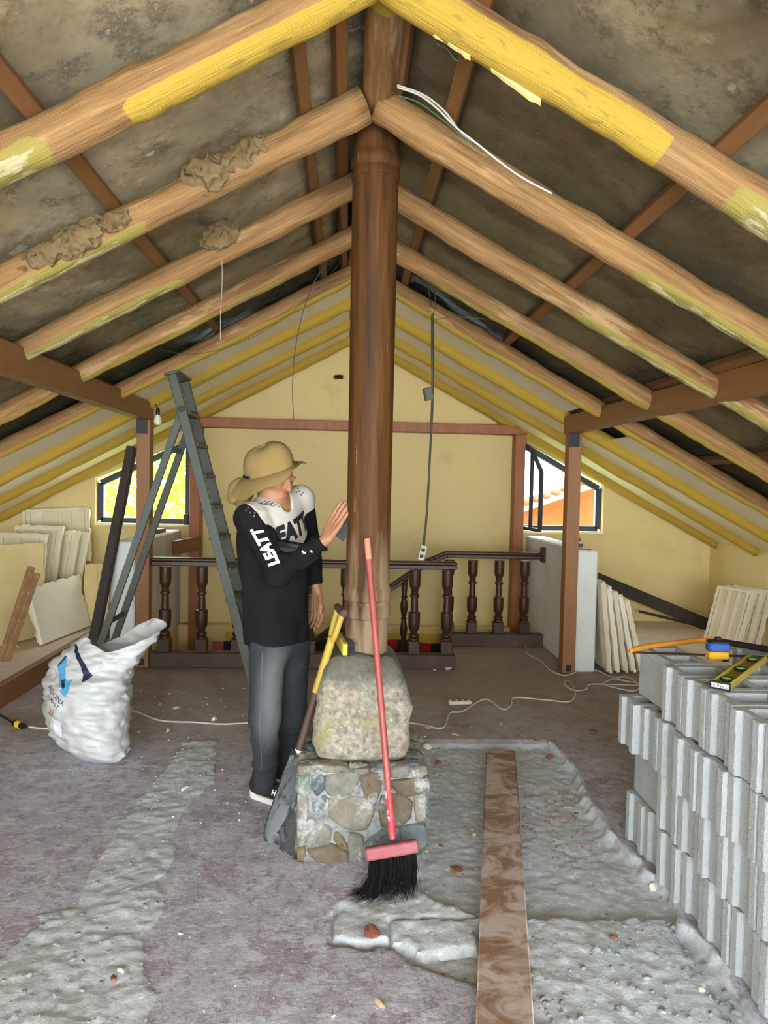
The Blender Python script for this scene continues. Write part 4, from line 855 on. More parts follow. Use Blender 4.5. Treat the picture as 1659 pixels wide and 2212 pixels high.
man = empty('person', (-.32, 3.25, 0), 'person in khaki sun hat, black and white jersey and grey jeans sanding the column', 'person')
obj('body', bod, m_skin, man, 180)
# eyes, brows
for s in (-1, 1):
    e = lathe([(.001, -.010), (.006, -.008), (.0095, -.003), (.0098, .002), (.007, .007), (.001, .0098)], 14)
    obj('eye', (H(0, 0, 0)+(np.asarray(e[0])+np.array((s*.031, .0735, .002)))*HS@HR.T, e[1]), mk('eye_dark', [(60, 42, 34), (96, 74, 60)], 60, .25), man, 180)
    P = [H(s*(.014+.009*t), .0875-.004*t*t, .0195+.003*math.sin(t*1.2)) for t in np.linspace(0, 3.4, 8)]
    obj('eyebrow', tube(P, [.002, .003, .0034, .0034, .003, .0026, .002, .001], 8), plain('hair_dark', (46, 32, 24), .7), man, 180)
lipm = plain('lips', (168, 98, 82), .5)
for zl_, w_, r_ in ((-.0605, .021, .0042), (-.0725, .018, .0048)):
    obj('lip', tube([H(w_*t, .0905-.012*t*t, zl_+.002*(1-abs(t))) for t in np.linspace(-1, 1, 9)], [r_*max(.25, 1-t*t) for t in np.linspace(-1, 1, 9)], 8), lipm, man, 180)
def f_hair(p):
    q = (p-HC)@HR/HS; d = s_ell(q, (0, -.022, .036), (.077, .097, .090)); return HS*smax(smax(d, q[:, 1]-.048-q[:, 2]*.25, .01), -.062-q[:, 2]+np.maximum(q[:, 1]+.0, 0)*.9, .01)
obj('hair', nets(f_hair, HC-.17, HC+.17, .007), plain('hair_black', (34, 26, 22), .7), man, 180)
# jersey
def seg_t(p, a, b): d = b-a; return np.clip(((p-a)@d)/(d@d), 0, 1)
def fold(p, a, b, amp, fq, seed):
    """cloth folds across a limb"""
    t = seg_t(p, a, b)*np.linalg.norm(b-a); return amp*(1-2*np.abs(np.sin((t*fq+vnoise(p, 11, seed, 2)*9)*.5)))+vnoise(p, 26, seed+1, 2)*amp*.8
hem = J['pel']+np.array((0, 0, -.035))
CUF_R = J['wr']-hd*.012
fa_r = (J['wr']-J['er'])/np.linalg.norm(J['wr']-J['er']); fa_l = (J['wl']-J['el'])/np.linalg.norm(J['wl']-J['el'])
def f_jersey(p):
    q = (p-J['chest'])@BR_
    d = s_ell(p, J['chest']-FD*.005, (.165, .112, .20), BR_); d = smin(d, s_cap(p, J['sr']-(0, 0, .004), J['sl']-(0, 0, .004), .060, .060), .06)
    lo_ = hem-(0, 0, .06); tor = None
    for o, (ra, rb) in ((.058, (.106, .102)), (-.058, (.106, .102)), (0, (.112, .108))):
        s = s_cap(p, J['chest']+SD*o, lo_+SD*o*1.0, ra, rb); tor = s if tor is None else smin(tor, s, .06)
    tor = tor-.006*np.sin((p@FD)*42+(p@SD)*30+vnoise(p, 8, 50, 2)*6)*np.clip((J['chest'][2]-p[:, 2])/.2, 0, 1)
    d = smin(d, tor, .05); d = smin(d, s_cap(p, NECKB-(0, 0, .01), J['chest'], .066, .10), .05)
    ar = smin(s_cap(p, J['sr'], J['er'], .066, .054)-fold(p, J['sr'], J['er'], .006, 70, 60), s_cap(p, J['er'], J['wr']-fa_r*.012, .053, .037)-fold(p, J['er'], J['wr'], .0075, 85, 62), .03)
    ar = smax(ar, (p-(J['wr']-fa_r*.016))@fa_r, .006)
    al = smin(s_cap(p, J['sl'], J['el'], .064, .052), s_cap(p, J['el'], J['wl']-fa_l*.02, .052, .036)-fold(p, J['el'], J['wl'], .003, 70, 64), .03); al = smax(al, (p-(J['wl']-fa_l*.02))@fa_l, .006)
    d = smin(d, ar, .028); d = smin(d, al, .028)
    # V neck opening, hem
    nk = s_cap(p, NECKB+FD*.055+(0, 0, .028), NECKB+FD*.01+(0, 0, .17), .040, .085); d = smax(d, -nk, .012)
    d = smax(d, (hem[2]-p[:, 2])+.10*((p-J['pel'])@FD)*.3, .008)
    return d
jv = nets(f_jersey, (-.72, 2.78, .60), (.02, 3.58, 1.50), .0058)
jp = np.asarray(jv[0]); qb = (jp-J['chest'])@BR_; zz = jp[:, 2]-J['chest'][2]
# white yoke: shoulders and upper chest, coming to a point low on the chest; sleeves stay black
t_r = seg_t(jp, J['sr'], J['er']); d_r = s_cap(jp, J['sr']+(J['er']-J['sr'])*.12, J['er'], .066, .062); t_l = seg_t(jp, J['sl'], J['el']); d_l = s_cap(jp, J['sl']+(J['el']-J['sl'])*.12, J['el'], .066, .06)
sv_ = zz+.060-np.abs(qb[:, 0]+.0)*.75
fore = s_cap(jp, J['er'], J['wr'], .085, .075); upa = s_cap(jp, J['sr']+(J['er']-J['sr'])*.42, J['er'], .070, .088); upl = s_cap(jp, J['sl']+(J['el']-J['sl'])*.35, J['el'], .075, .075); frl = s_cap(jp, J['el'], J['wl'], .08, .08)
shr = ((jp-J['sr'])@SD)-.5*(jp[:, 2]-J['sr'][2])
yoke = np.minimum.reduce([sv_, qb[:, 1]+.035, fore, upa, upl, frl, .012-shr])
m_jersey = mk('jersey_cloth', [(21, 21, 22), (28, 28, 29)], 5, .92, .25, 300, layers=[dict(col=(206, 200, 186), scale=4, lo=.495, hi=.505, attr='yoke', amp=.0)], spec=.15)
o_j = obj('jersey', (jv[0], jv[1], {'yoke': .5+yoke*4}), m_jersey, man, 180); o_j['label'] = 'black long-sleeved jersey with white shoulders'
jb = bvh_of(jv)
m_ink = plain('print_black', (22, 22, 24)); m_inkw = plain('print_white', (232, 228, 220)); m_inkg = plain('print_grey', (92, 92, 92))
def decal(name, vf, o, ex, ey, m, parent, bv=None, lift=.0022):
    """cut the print finely, then lay it on the cloth"""
    bm = bmesh.new(); vs_ = [bm.verts.new((v[0], v[1], 0)) for v in vf[0]]
    for f in vf[1]:
        try: bm.faces.new([vs_[i] for i in f])
        except ValueError: pass
    bmesh.ops.triangulate(bm, faces=bm.faces)
    for _ in range(4):
        lg_ = [e for e in bm.edges if e.calc_length() > .014]
        if not lg_: break
        bmesh.ops.subdivide_edges(bm, edges=lg_, cuts=1); bmesh.ops.triangulate(bm, faces=bm.faces)
    bm.verts.index_update(); q = ([tuple(v.co) for v in bm.verts], [tuple(v.index for v in f.verts) for f in bm.faces]); bm.free()
    return obj(name, wrap(q, o, ex, ey, bv or jb, lift), m, parent, 180)
def flat_text(s, size, shear, bold=0.):
    v, f = text_vf(s, size, shear, 0., bold); return v, f
up_arm = (J['er']-J['sr'])/np.linalg.norm(J['er']-J['sr'])
vnear = np.array((.0, -1., .0)); ey_ = np.cross(vnear, up_arm); ey_ = np.cross(-vnear, -up_arm)
ex_ = -up_arm; nrm_ = -np.array((0, 1., 0)); nrm_ = nrm_-ex_*(nrm_@ex_); nrm_ /= np.linalg.norm(nrm_); ey_ = np.cross(nrm_, ex_)
# sleeve print reads from the elbow up to the shoulder
decal('sleeve_print', flat_text('LEATT', .062, .25, .0035), J['sr']+up_arm*.145+np.array((.012, -.07, .0)), ex_*1.0, ey_, m_inkw, o_j)
cy_ = np.array((.0, .0, 1.)); tl_ = math.radians(17); c1, s1 = math.cos(tl_), math.sin(tl_)
decal('chest_print', flat_text('LEATT', .098, .3, .006), J['chest']+FD*.13+SD*.015+(0, 0, .040), -SD*c1+cy_*s1, SD*s1+cy_*c1, m_ink, o_j)
tl_ = math.radians(-16); c1, s1 = math.cos(tl_), math.sin(tl_); cx2 = np.array((.93, -.36, 0))
decal('collar_print', flat_text('LEATT', .023, .3, .001), atY(577, 1089, 3.05), cx2*c1+cy_*s1, -cx2*s1+cy_*c1, m_inkg, o_j)
fr = fa_r; n2 = -np.array((0, 1., 0)); n2 -= fr*(n2@fr); n2 /= np.linalg.norm(n2); e2 = np.cross(n2, fr)
decal('cuff_print', ([(-.012, -.006, 0), (-.004, -.010, 0), (.004, -.004, 0), (-.002, -.004, 0), (-.006, .010, 0), (-.012, .006, 0)], [(0, 1, 2, 3, 4, 5)]), J['er']+fr*.155+e2*.012, fr, e2, m_inkw, o_j)
decal('cuff_print', ([(-.003, -.006, 0), (.003, -.006, 0), (.003, .006, 0), (-.003, .006, 0)], [(0, 1, 2, 3)]), J['er']+fr*.175-e2*.004, fr, e2, m_inkw, o_j)
for px_, py_ in ((539, 1101), (548, 1105), (556, 1112), (557, 1106), (543, 1095), (638, 1056), (642, 1062), (636, 1064), (646, 1070), (650, 1065)):
    c8_ = ([(.0042*math.cos(t), .0042*math.sin(t), 0) for t in np.arange(8)*PI/4], [tuple(range(8))]); decal('vent_hole', c8_, atY(px_, py_, 3.10), np.array((1., 0, 0)), cy_, m_inkg, o_j)
# jeans
def f_jeans(p):
    def leg(h, k, a, sd):
        f = h+(0, 0, .02); s = smin(s_cap(p, f, k, .086, .067)-fold(p, f, k, .0022, 40, sd), s_cap(p, k, a+(0, 0, -.02), .067, .052)-fold(p, k, a, .0045, 58, sd+3)*np.clip(1.3-(p[:, 2]-.1)/.5, .3, 1.3), .03); return smax(s, a[2]-.045-p[:, 2]+.01*np.sin((p@FD)*30), .006)
    d = smin(leg(J['hr'], J['kr'], J['ar'], 70), leg(J['hl'], J['kl'], J['al'], 80), .02)
    d = smin(d, s_ell(p, J['pel']+(0, 0, -.03), (.132, .098, .10), BR_), .04); return smax(d, p[:, 2]-(hem[2]+.025), .01)
jn = nets(f_jeans, (-.66, 2.90, .02), (-.05, 3.62, .90), .0068)
jnp = np.asarray(jn[0]); kf = np.exp(-(np.linalg.norm((jnp-J['kr']-FD*.06)*np.array((1, 1, .5)), axis=1)/.09)**2)+np.exp(-(np.linalg.norm((jnp-(J['hr']*.6+J['kr']*.4)-FD*.08)*np.array((1, 1, .5)), axis=1)/.09)**2)
m_jean = mk('jeans_grey', [(44, 47, 50), (60, 63, 65), (50, 53, 56)], 7, .9, .3, 260, layers=[dict(col=(98, 100, 98), scale=6, lo=.35, hi=1.1, attr='worn', amp=.6), dict(col=(160, 160, 152), scale=16, lo=.70, hi=.74, amt=.7)])
o_p = obj('jeans', (jn[0], jn[1], {'worn': kf}), m_jean, man, 180); o_p['label'] = 'faded grey jeans'
pb2 = bvh_of(jn); seam = [(0, z) for z in np.linspace(.02, -.56, 40)]
sp = []
for z in np.linspace(.70, .16, 44):
    k_ = J['hr'] if z > J['kr'][2] else J['kr']; l_ = J['kr'] if z > J['kr'][2] else J['ar']; t = (k_[2]-z)/(k_[2]-l_[2]); c = k_*(1-t)+l_*t; o_ = np.array((-.18, -1, 0)); o_ /= np.linalg.norm(o_)
    h_ = pb2.ray_cast(Vector((c[0]+o_[0]*.25, c[1]+o_[1]*.25, z)), Vector(-o_), .4)
    if h_[0] is not None: sp.append(np.array(h_[0])+o_*.0005)
obj('side_seam', tube(sp, .0022, 6), plain('seam_grey', (88, 92, 96)), o_p, 180)
# shoes
def shoe(a, s, toe):
    t = np.array((toe[0], toe[1], 0.)); t /= np.linalg.norm(t); R_ = np.stack([np.cross(t, UPV), t, UPV], 1); o = np.array((a[0], a[1], 0))
    def q(p): return (p-o)@R_
    def f_up(p):
        Q = q(p); d = s_cap(Q, np.array((0, -.035, .055)), np.array((0, .13, .042)), .042, .034); d = smin(d, s_cap(Q, np.array((0, -.03, .06)), np.array((0, -.02, .125)), .042, .045), .03); return smax(smax(d, .024-Q[:, 2], .004), Q[:, 2]-.128, .004)-vnoise(p, 40, 7)*.002
    def f_so(p):
        Q = q(p); Z = Q[:, 2]; d2 = s_cap(Q*np.array((1, 1, 0)), np.array((0, -.035, 0)), np.array((0, .138, 0)), .046, .041); top = .028+.016*np.clip(-Q[:, 1]/.07, 0, 1)+.006*np.clip((Q[:, 1]-.1)/.07, 0, 1); return smax(smax(d2, Z-top, .006), -Z+.002+.012*np.clip((Q[:, 1]-.10)/.08, 0, 1)**2, .004)
    lo_, hi_ = o-np.array((.24, .24, .01)), o+np.array((.24, .24, .16))
    up_ = nets(f_up, lo_, hi_, .0055); ob = obj('shoe', up_, plain('shoe_black', (26, 27, 29), .8, 0, .2), man, 180); obj('sole', nets(f_so, lo_, hi_, .0055), plain('sole_white', (216, 214, 208), .7), ob, 180)
    return ob, up_, o, t, R_
sh1, upv, so, st, sR = shoe(J['ar'], 1, (.80, -.60)); shoe(J['al'], -1, (.86, -.5))
sb = bvh_of(upv); lo_g = so+st*.06+np.array((.0, -.03, .06))
for (x0, y0, x1_, y1_) in ((-.010, -.012, -.005, .012), (.005, -.012, .010, .012), (-.006, -.003, .006, .003)):
    decal('shoe_mark', ([(x0, y0, 0), (x1_, y0, 0), (x1_, y1_, 0), (x0, y1_, 0)], [(0, 1, 2, 3)]), lo_g, np.array((.92, -.40, .0)), np.array((.1, .0, 1.)), m_inkw, sh1, sb)
decal('shoe_tab', ([(-.010, -.004, 0), (.010, -.004, 0), (.010, .004, 0), (-.010, .004, 0)], [(0, 1, 2, 3)]), so+np.array((-.02, -.04, .105)), np.array((.92, -.30, .2)), np.array((-.2, .0, 1.)), m_inkw, sh1, sb)
# sun hat with neck flap
m_hat = mk('hat_khaki', [(136, 112, 64), (150, 125, 74)], 9, .9, .3, 220)
thu = np.array((-.36, -.26, 1.)); thu /= np.linalg.norm(thu); thf = np.array((.86, -.42, 0)); thf -= thu*(thf@thu); thf /= np.linalg.norm(thf); thf = thf*1; ths = np.cross(thf, thu); TR_ = np.stack([ths, thf, thu], 1); TC = atY(583, 1014, 3.145)
def T_(x, y, z): return TC+TR_@np.array((x, y, z), float)
def hat_crown():
    P = []
    for u in np.linspace(0, 1, 22):
        row = []
        for t in np.linspace(0, 2*PI, 41):
            r = .100*max(0., math.cos(u*PI/2))**.50+.0008; z = -.005+.122*math.sin(u*PI/2)
            w = 1+.05*float(vnoise(np.array([[math.cos(t)*1.5, math.sin(t)*1.5, u*2.2]]), 1.6, 91, 2)[0]); row.append(T_(r*math.sin(t)*.94*w, r*math.cos(t)*1.22*w-.004, z+.006*w*math.sin(3*t)*u)+np.array((.028*u, 0, 0)))
        P.append(row)
    return np.array(P)
def hat_brim():
    P = []
    for u in np.linspace(0, 1, 12):
        row = []
        for t in np.linspace(0, 2*PI, 65):
            fr_ = math.cos(t); sidew = abs(math.sin(t)); wdt = .074-.034*max(0, fr_); r = 1+u*wdt/.098
            drop = -.010*u-.045*u*u*sidew**2-.030*u*u*max(0, -fr_)+.012*u*u*max(0, fr_)+.010*u*math.sin(5*t+1)*u
            row.append(T_(.098*.94*r*math.sin(t), .098*1.22*r*fr_-.004, -.004+drop))
        P.append(row)
    return np.array(P)
def shell(P, th=.002):
    v1, f1 = gridsurf(P); N = np.cross(np.gradient(P, axis=0), np.gradient(P, axis=1)); N /= np.linalg.norm(N, axis=2)[..., None]+1e-9; return join((v1, f1), gridsurf(P-N*th, True))
hat = obj('sun_hat', shell(hat_crown()), m_hat, man, 60); hat['label'] = 'khaki sun hat with wide brim and neck flap'
obj('brim', shell(hat_brim()), m_hat, hat, 60)
fc = atY(519, 1064, 3.20); FRm = np.stack([np.array((.55, .35, .75))/np.linalg.norm((.55, .35, .75)), np.cross((-.4, .9, 0), (.55, .35, .75))/np.linalg.norm(np.cross((-.4, .9, 0), (.55, .35, .75))), np.zeros(3)], 1); FRm[:, 2] = np.cross(FRm[:, 0], FRm[:, 1])
def f_flap(p):
    q = p-fc; d = s_ell(p, fc, (.062, .048, .050), FRm); d = smin(d, s_cap(p, fc+(.02, .0, .03), T_(0, -.10, -.02), .030, .022), .03)
    return d+np.abs(vnoise(p, 17, 41, 1))*.022-.008-.004*np.sin((p@np.array((60., 20, -70)))+vnoise(p, 9, 44, 1)*6)
obj('neck_flap', nets(f_flap, fc-.14, fc+.16, .006), m_hat, hat, 180)
obj('strap', tube([T_(.0985*.95*math.sin(t)*1.015, .098*1.22*math.cos(t)*1.015-.004, .004) for t in np.linspace(PI*.62, PI*.92, 12)], .0065, 8), m_blackm, hat, 180)
for t in (2.05, 2.35): obj('eyelet', xf(lathe([(.001, -.001), (.0045, 0), (.001, .003)], 10), TR_@rotm(-PI/2, 0, 0), T_(.0985*.93*math.sin(t), .098*1.20*math.cos(t)-.004, .030)+np.array((.0065, 0, 0))), m_blackm, hat, 180)
# sanding pad in his hand
sp_ = J['wr']+hd*(HL*.52)+pn*.020+hw*-.030
sd_ = obj('sanding_pad', xf(box(.075, .115, .010, .003), np.stack([hw, hd, pn], 1), sp_+pn*.004), plain('pad_dark', (62, 66, 64), .9), None); tag(sd_, 'dark grey sanding pad held against the column', 'sanding pad')
# ------------------------------------------------------------------ white sack of lime
def loop_pts(L, n=128):
    P = np.array([atY(x, y, Y) for x, y, Y in L]); k = len(P); out = []
    for i in range(n):
        s = i*k/n; j = int(s); t = s-j; a, b, c, d = P[(j-1) % k], P[j], P[(j+1) % k], P[(j+2) % k]
        out.append(.5*((2*b)+(c-a)*t+(2*a-5*b+4*c-d)*t*t+(3*b-a-3*c+d)*t**3))
    return np.array(out)
SL = [  # loops of the sack from the floor up (R, BR, B, BL, L, FL, F, FR): pixel x, pixel y, depth
    [(255, 1632, 3.74), (245, 1615, 3.86), (200, 1608, 3.94), (160, 1608, 3.88), (150, 1618, 3.76), (165, 1634, 3.66), (205, 1646, 3.60), (245, 1650, 3.62)],
    [(274, 1618, 3.74), (262, 1596, 3.90), (195, 1590, 4.00), (140, 1592, 3.92), (122, 1598, 3.76), (145, 1620, 3.61), (205, 1636, 3.53), (258, 1640, 3.59)],
    [(276, 1575, 3.75), (264, 1560, 3.93), (190, 1555, 4.03), (120, 1556, 3.94), (104, 1566, 3.76), (125, 1582, 3.58), (195, 1590, 3.49), (258, 1590, 3.57)],
    [(277, 1520, 3.75), (264, 1510, 3.93), (190, 1505, 4.02), (114, 1506, 3.93), (94, 1518, 3.75), (118, 1530, 3.58), (190, 1535, 3.49), (258, 1532, 3.57)],
    [(278, 1470, 3.75), (266, 1462, 3.92), (190, 1460, 3.98), (118, 1462, 3.91), (97, 1484, 3.74), (124, 1492, 3.59), (190, 1488, 3.52), (256, 1478, 3.58)],
    [(288, 1440, 3.74), (270, 1425, 3.90), (190, 1425, 3.95), (128, 1428, 3.89), (110, 1440, 3.74), (138, 1455, 3.62), (195, 1458, 3.57), (262, 1456, 3.61)],
    [(325, 1392, 3.72), (298, 1378, 3.86), (200, 1400, 3.93), (155, 1402, 3.87), (145, 1404, 3.74), (166, 1422, 3.64), (215, 1432, 3.60), (290, 1420, 3.62)],
    [(357, 1352, 3.70), (322, 1337, 3.82), (236, 1390, 3.92), (196, 1384, 3.86), (190, 1368, 3.75), (200, 1392, 3.66), (236, 1408, 3.62), (308, 1382, 3.63)]]
LP = [loop_pts(l) for l in SL]
sub = []
for i in range(len(LP)-1):
    a, b, c, d = LP[max(i-1, 0)], LP[i], LP[i+1], LP[min(i+2, len(LP)-1)]
    for t in np.arange(12)/12: sub.append(.5*((2*b)+(c-a)*t+(2*a-5*b+4*c-d)*t*t+(3*b-a-3*c+d)*t**3))
sub.append(LP[-1]); SB = np.array(sub); ctr = SB.mean(1, keepdims=True); rad_ = SB-ctr; rad_[..., 2] = 0; rad_ /= np.linalg.norm(rad_, axis=2)[..., None]+1e-6
wrk = vnoise(SB*np.array((1, 1, 2.2)), 12, 31, 3)*.026+np.abs(vnoise(SB*np.array((.7, .7, 3.2))+SB[..., [2, 0, 1]]*.8, 9, 33, 2))*.040-np.abs(vnoise(SB*np.array((1, 1, 1.8))+SB[..., [1, 2, 0]]*.6, 20, 36, 1))*.007
hgt = np.linspace(0, 1, len(SB))[:, None]; SB = SB+rad_*(wrk*np.clip(hgt*6, 0, 1))[..., None]; SB[..., 2] = np.maximum(SB[..., 2], .003)
SB[0, :, 2] = .003; m_, n_ = SB.shape[:2]; sv_v = SB.reshape(-1, 3)
sv_f = [(i*n_+j, i*n_+(j+1) % n_, (i+1)*n_+(j+1) % n_, (i+1)*n_+j) for i in range(m_-1) for j in range(n_)]; sv_f = [q[::-1] for q in sv_f]
inn = SB-rad_*.003; iv = inn[34:].reshape(-1, 3); o_ = len(sv_v); mi = m_-34
sack_f = sv_f+[(o_+i*n_+j, o_+i*n_+(j+1) % n_, o_+(i+1)*n_+(j+1) % n_, o_+(i+1)*n_+j) for i in range(mi-1) for j in range(n_)]+[tuple(range(n_))]
sack_f += [((m_-1)*n_+j, (m_-1)*n_+(j+1) % n_, o_+(mi-1)*n_+(j+1) % n_, o_+(mi-1)*n_+j) for j in range(n_)]
sack = empty('lime_sack', (-1.35, 3.76, 0), 'open white woven sack with blue logo, standing left of the man', 'sack')
m_sack = mk('sack_white', [(184, 184, 180), (200, 200, 197)], 6, .42, .35, 40, layers=[dict(col=(164, 161, 152), scale=5, lo=.58, hi=.7, amt=.5)])
cl = obj('bag', (np.concatenate([sv_v, iv]), sack_f), m_sack, sack, 180)
vol = SB[26:37]; fl = np.concatenate([vol[10], vol[10].mean(0, keepdims=True)+np.array([[0, 0, .03]])]); obj('filling', ((fl-fl[-1])*np.array((.97, .97, 1))+fl[-1]-(0, 0, .04), [(j, (j+1) % n_, n_) for j in range(n_)][::1]), plain('lime_powder', (216, 214, 206), .95), sack, 0)
sbv = BVHTree.FromPolygons([tuple(p) for p in sv_v], sv_f)
m_navy = plain('print_navy', (34, 40, 62), .5); m_blue = plain('print_blue', (74, 152, 190), .5); m_rust = plain('print_rust', (150, 66, 44), .5); m_lab = mk('paper_label', [(222, 222, 234), (232, 232, 240)], 20, .7, layers=[dict(col=(130, 130, 170), scale=60, lo=.66, hi=.7, stretch=(1, 1, 4), amt=.5)])
def sdec(name, pts, m, lift=.003, Y=3.55):
    W = np.array([atY(x, y, Y) for x, y in pts]); c = W.mean(0); v = [(w[0]-c[0], w[2]-c[2], 0) for w in W]
    return decal(name, (v, [tuple(range(len(v)))]), c, np.array((1., 0, 0)), np.array((0, 0, 1.)), m, cl, sbv, lift)
sdec('navy_stripe', [(130, 1408), (138, 1408), (176, 1440), (198, 1462), (186, 1470), (178, 1473), (176, 1460), (168, 1448)], m_navy)
sdec('logo_blue', [(105, 1454), (124, 1430), (127, 1446), (132, 1470), (138, 1474), (151, 1472), (146, 1505), (130, 1495), (117, 1478)], m_blue)
sdec('logo_notch', [(121, 1476), (133, 1472), (134, 1480), (139, 1484), (136, 1491)], m_navy, .0045)
sdec('stripe_edge', [(104, 1452), (118, 1430), (124, 1429), (110, 1450)], m_navy, .0045)
def stxt(s, px, size, deg, m, Y=3.55):
    a = math.radians(deg); return decal('lettering', flat_text(s, size, 0), atY(px[0], px[1], Y), np.array((math.cos(a), 0, math.sin(a))), np.array((-math.sin(a), 0, math.cos(a))), m, cl, sbv, .003)
stxt('AGONA', (114, 1507), .036, -30, m_navy); stxt('MALT', (114, 1522), .026, -30, m_navy); stxt('AE', (103, 1547), .034, -8, m_rust)
sdec('paper_label', [(103, 1556), (131, 1560), (136, 1594), (112, 1590)], m_lab)
# ------------------------------------------------------------------ tools lying on the blocks
zt = ZT+.002
def onb(x, y, z=.0): return atZ(x, y, zt+z)
sw = empty('bow_saw', onb(1500, 1408), 'bow saw with curved orange frame lying on the blocks', 'saw')
fr_ = smooth_curve([onb(1362, 1406, .02), onb(1385, 1399, .022), onb(1440, 1391, .022), onb(1520, 1383, .022), onb(1580, 1390, .022), onb(1660, 1404, .022), onb(1720, 1418, .02)], 6)
obj('frame', tube(fr_, [.008]*3+[.0105]*(len(fr_)-3), 12), plain('saw_orange', (206, 134, 40), .45), sw, 180)
gp = fr_[22:]; obj('grip', tube(gp+(0, 0, .001), .0125, 12), m_blackm, sw, 180)
ba, bb = onb(1364, 1409, .012), onb(1730, 1422, .012); obj('blade', bar(ba, bb, .0015, .016, .0003, (0, 1, .3)), plain('saw_steel', (92, 78, 68), .5, .5), sw)
tc = onb(1552, 1427); tm = empty('tape_measure', tc, 'blue and yellow tape measure standing on the blocks', 'tape measure')
obj('case_lower', xf(box(.078, .045, .034, .008), None, tc+np.array((0, .01, .018))), plain('tape_yellow', (226, 170, 40), .45), tm); obj('case_upper', xf(box(.080, .047, .036, .008), None, tc+np.array((0, .01, .050))), plain('tape_blue', (46, 84, 150), .45), tm)
obj('belt_clip', xf(box(.074, .042, .008, .003), None, tc+np.array((0, .01, .071))), m_blackm, tm); obj('button', xf(box(.022, .02, .014, .004), None, tc+np.array((0, .01, .081))), m_blackm, tm); obj('tape_end', xf(box(.02, .02, .006, .001), None, tc+np.array((.02, -.012, .003))), m_blackm, tm)
la, lb_ = onb(1556, 1490), onb(1668, 1404); lb_ = la+(lb_-la)/np.linalg.norm(lb_-la)*.52; lv = empty('spirit_level', la, 'yellow spirit level lying across the nearest blocks', 'spirit level')
ld_ = (lb_-la)/np.linalg.norm(lb_-la); ls = np.cross(ld_, UPV); LM = np.stack([ls, ld_, UPV], 1); lc = (la+lb_)/2; m_lev = plain('level_yellow', (176, 156, 62), .4)
for s in (-1, 1): obj('flange', xf(box(.008, .52, .024, .0015), LM, lc+ls*(s*.026)+UPV*.014), m_lev, lv)
obj('web', xf(box(.044, .518, .006, .001), LM, lc+UPV*.012), plain('level_web', (150, 132, 40), .5), lv)
obj('end_cap', xf(box(.062, .006, .026, .001), LM, la-ld_*.003+UPV*.014), m_blackm, lv)
tv = text_vf('STANLEY', .014, 0, .0004); cap_o = la-ld_*.0068+UPV*.014
obj('end_label', xf(box(.054, .001, .014), LM, la-ld_*.0062+UPV*.014), plain('label_white', (216, 214, 206)), lv)
obj('lettering', (cap_o+np.outer(np.asarray(tv[0])[:, 0], -ls)+np.outer(np.asarray(tv[0])[:, 1], -UPV)+np.outer(np.asarray(tv[0])[:, 2], -ld_), tv[1]), m_blackm, lv, 0)
for t in (.08, .26, .44):
    c = la+ld_*t+UPV*.018; obj('vial_holder', tube([c+np.array(ls*.017*math.cos(a)+ld_*.026*math.sin(a)) for a in np.linspace(0, 2*PI, 18)], .0045, 8, False), m_blackm, lv, 180)
    obj('vial', tube([c-ls*.014, c+ls*.014], .006, 10), plain('vial_green', (120, 190, 90), .2), lv, 180)
# bottle and pencil on the right half wall, odds and ends on the left
bt = atZ(1252, 1183, .957); gb = empty('glue_bottle', bt, 'small clear bottle with red cap on the right half wall', 'bottle')
obj('bottle_body', lathe([(.024, 0), (.026, .004), (.026, .04), (.022, .05), (.008, .055)], 18, bt), plain('bottle_pale', (196, 186, 170), .3), gb); obj('label_band', lathe([(.0265, .008), (.0265, .034)], 18, bt, False), plain('bottle_label', (90, 70, 60)), gb); obj('cap', lathe([(.011, .052), (.010, .062), (.004, .066), (.002, .088)], 14, bt), plain('cap_red', (170, 36, 34), .4), gb)
k_ = atZ(1268, 1188, .957); pc = obj('carpenter_pencil', bar(k_+(-.06, .02, .005), k_+(.03, -.01, .005), .008, .008, .001), plain('pencil_brown', (110, 70, 48)), None); tag(pc, 'pencil lying beside the bottle on the right half wall', 'pencil')
jn_ = atY(403, 1134, 6.93); jn_[2] = 1.005; jar = empty('dark_canister', jn_, 'small dark canister standing on the left window sill', 'canister')
obj('canister_body', lathe([(.030, 0), (.032, .004), (.032, .085)], 18, jn_), plain('canister_dark', (58, 60, 58), .5), jar); obj('lid', lathe([(.033, .085), (.033, .098), (.030, .101)], 18, jn_), m_blackm, jar)
for k, (x, y, l, w, rz, lb) in enumerate([(-1.70, 6.05, .30, .07, .1, 'short wood offcut on the left half wall, nearer one'), (-1.70, 6.45, .26, .08, -.1, 'short wood offcut on the left half wall, farther one')]):
    of = obj('wood_offcut', xf(box(w, l, .035, .003), rotm(0, 0, rz), (x, y, .957+.0175)), m_beam, None); tag(of, lb, 'offcut', 'wood offcuts')
obj('cross_board', bar(atY(374, 1184, 6.5), atY(432, 1172, 6.83), .04, .125, .004), m_beam, t2)
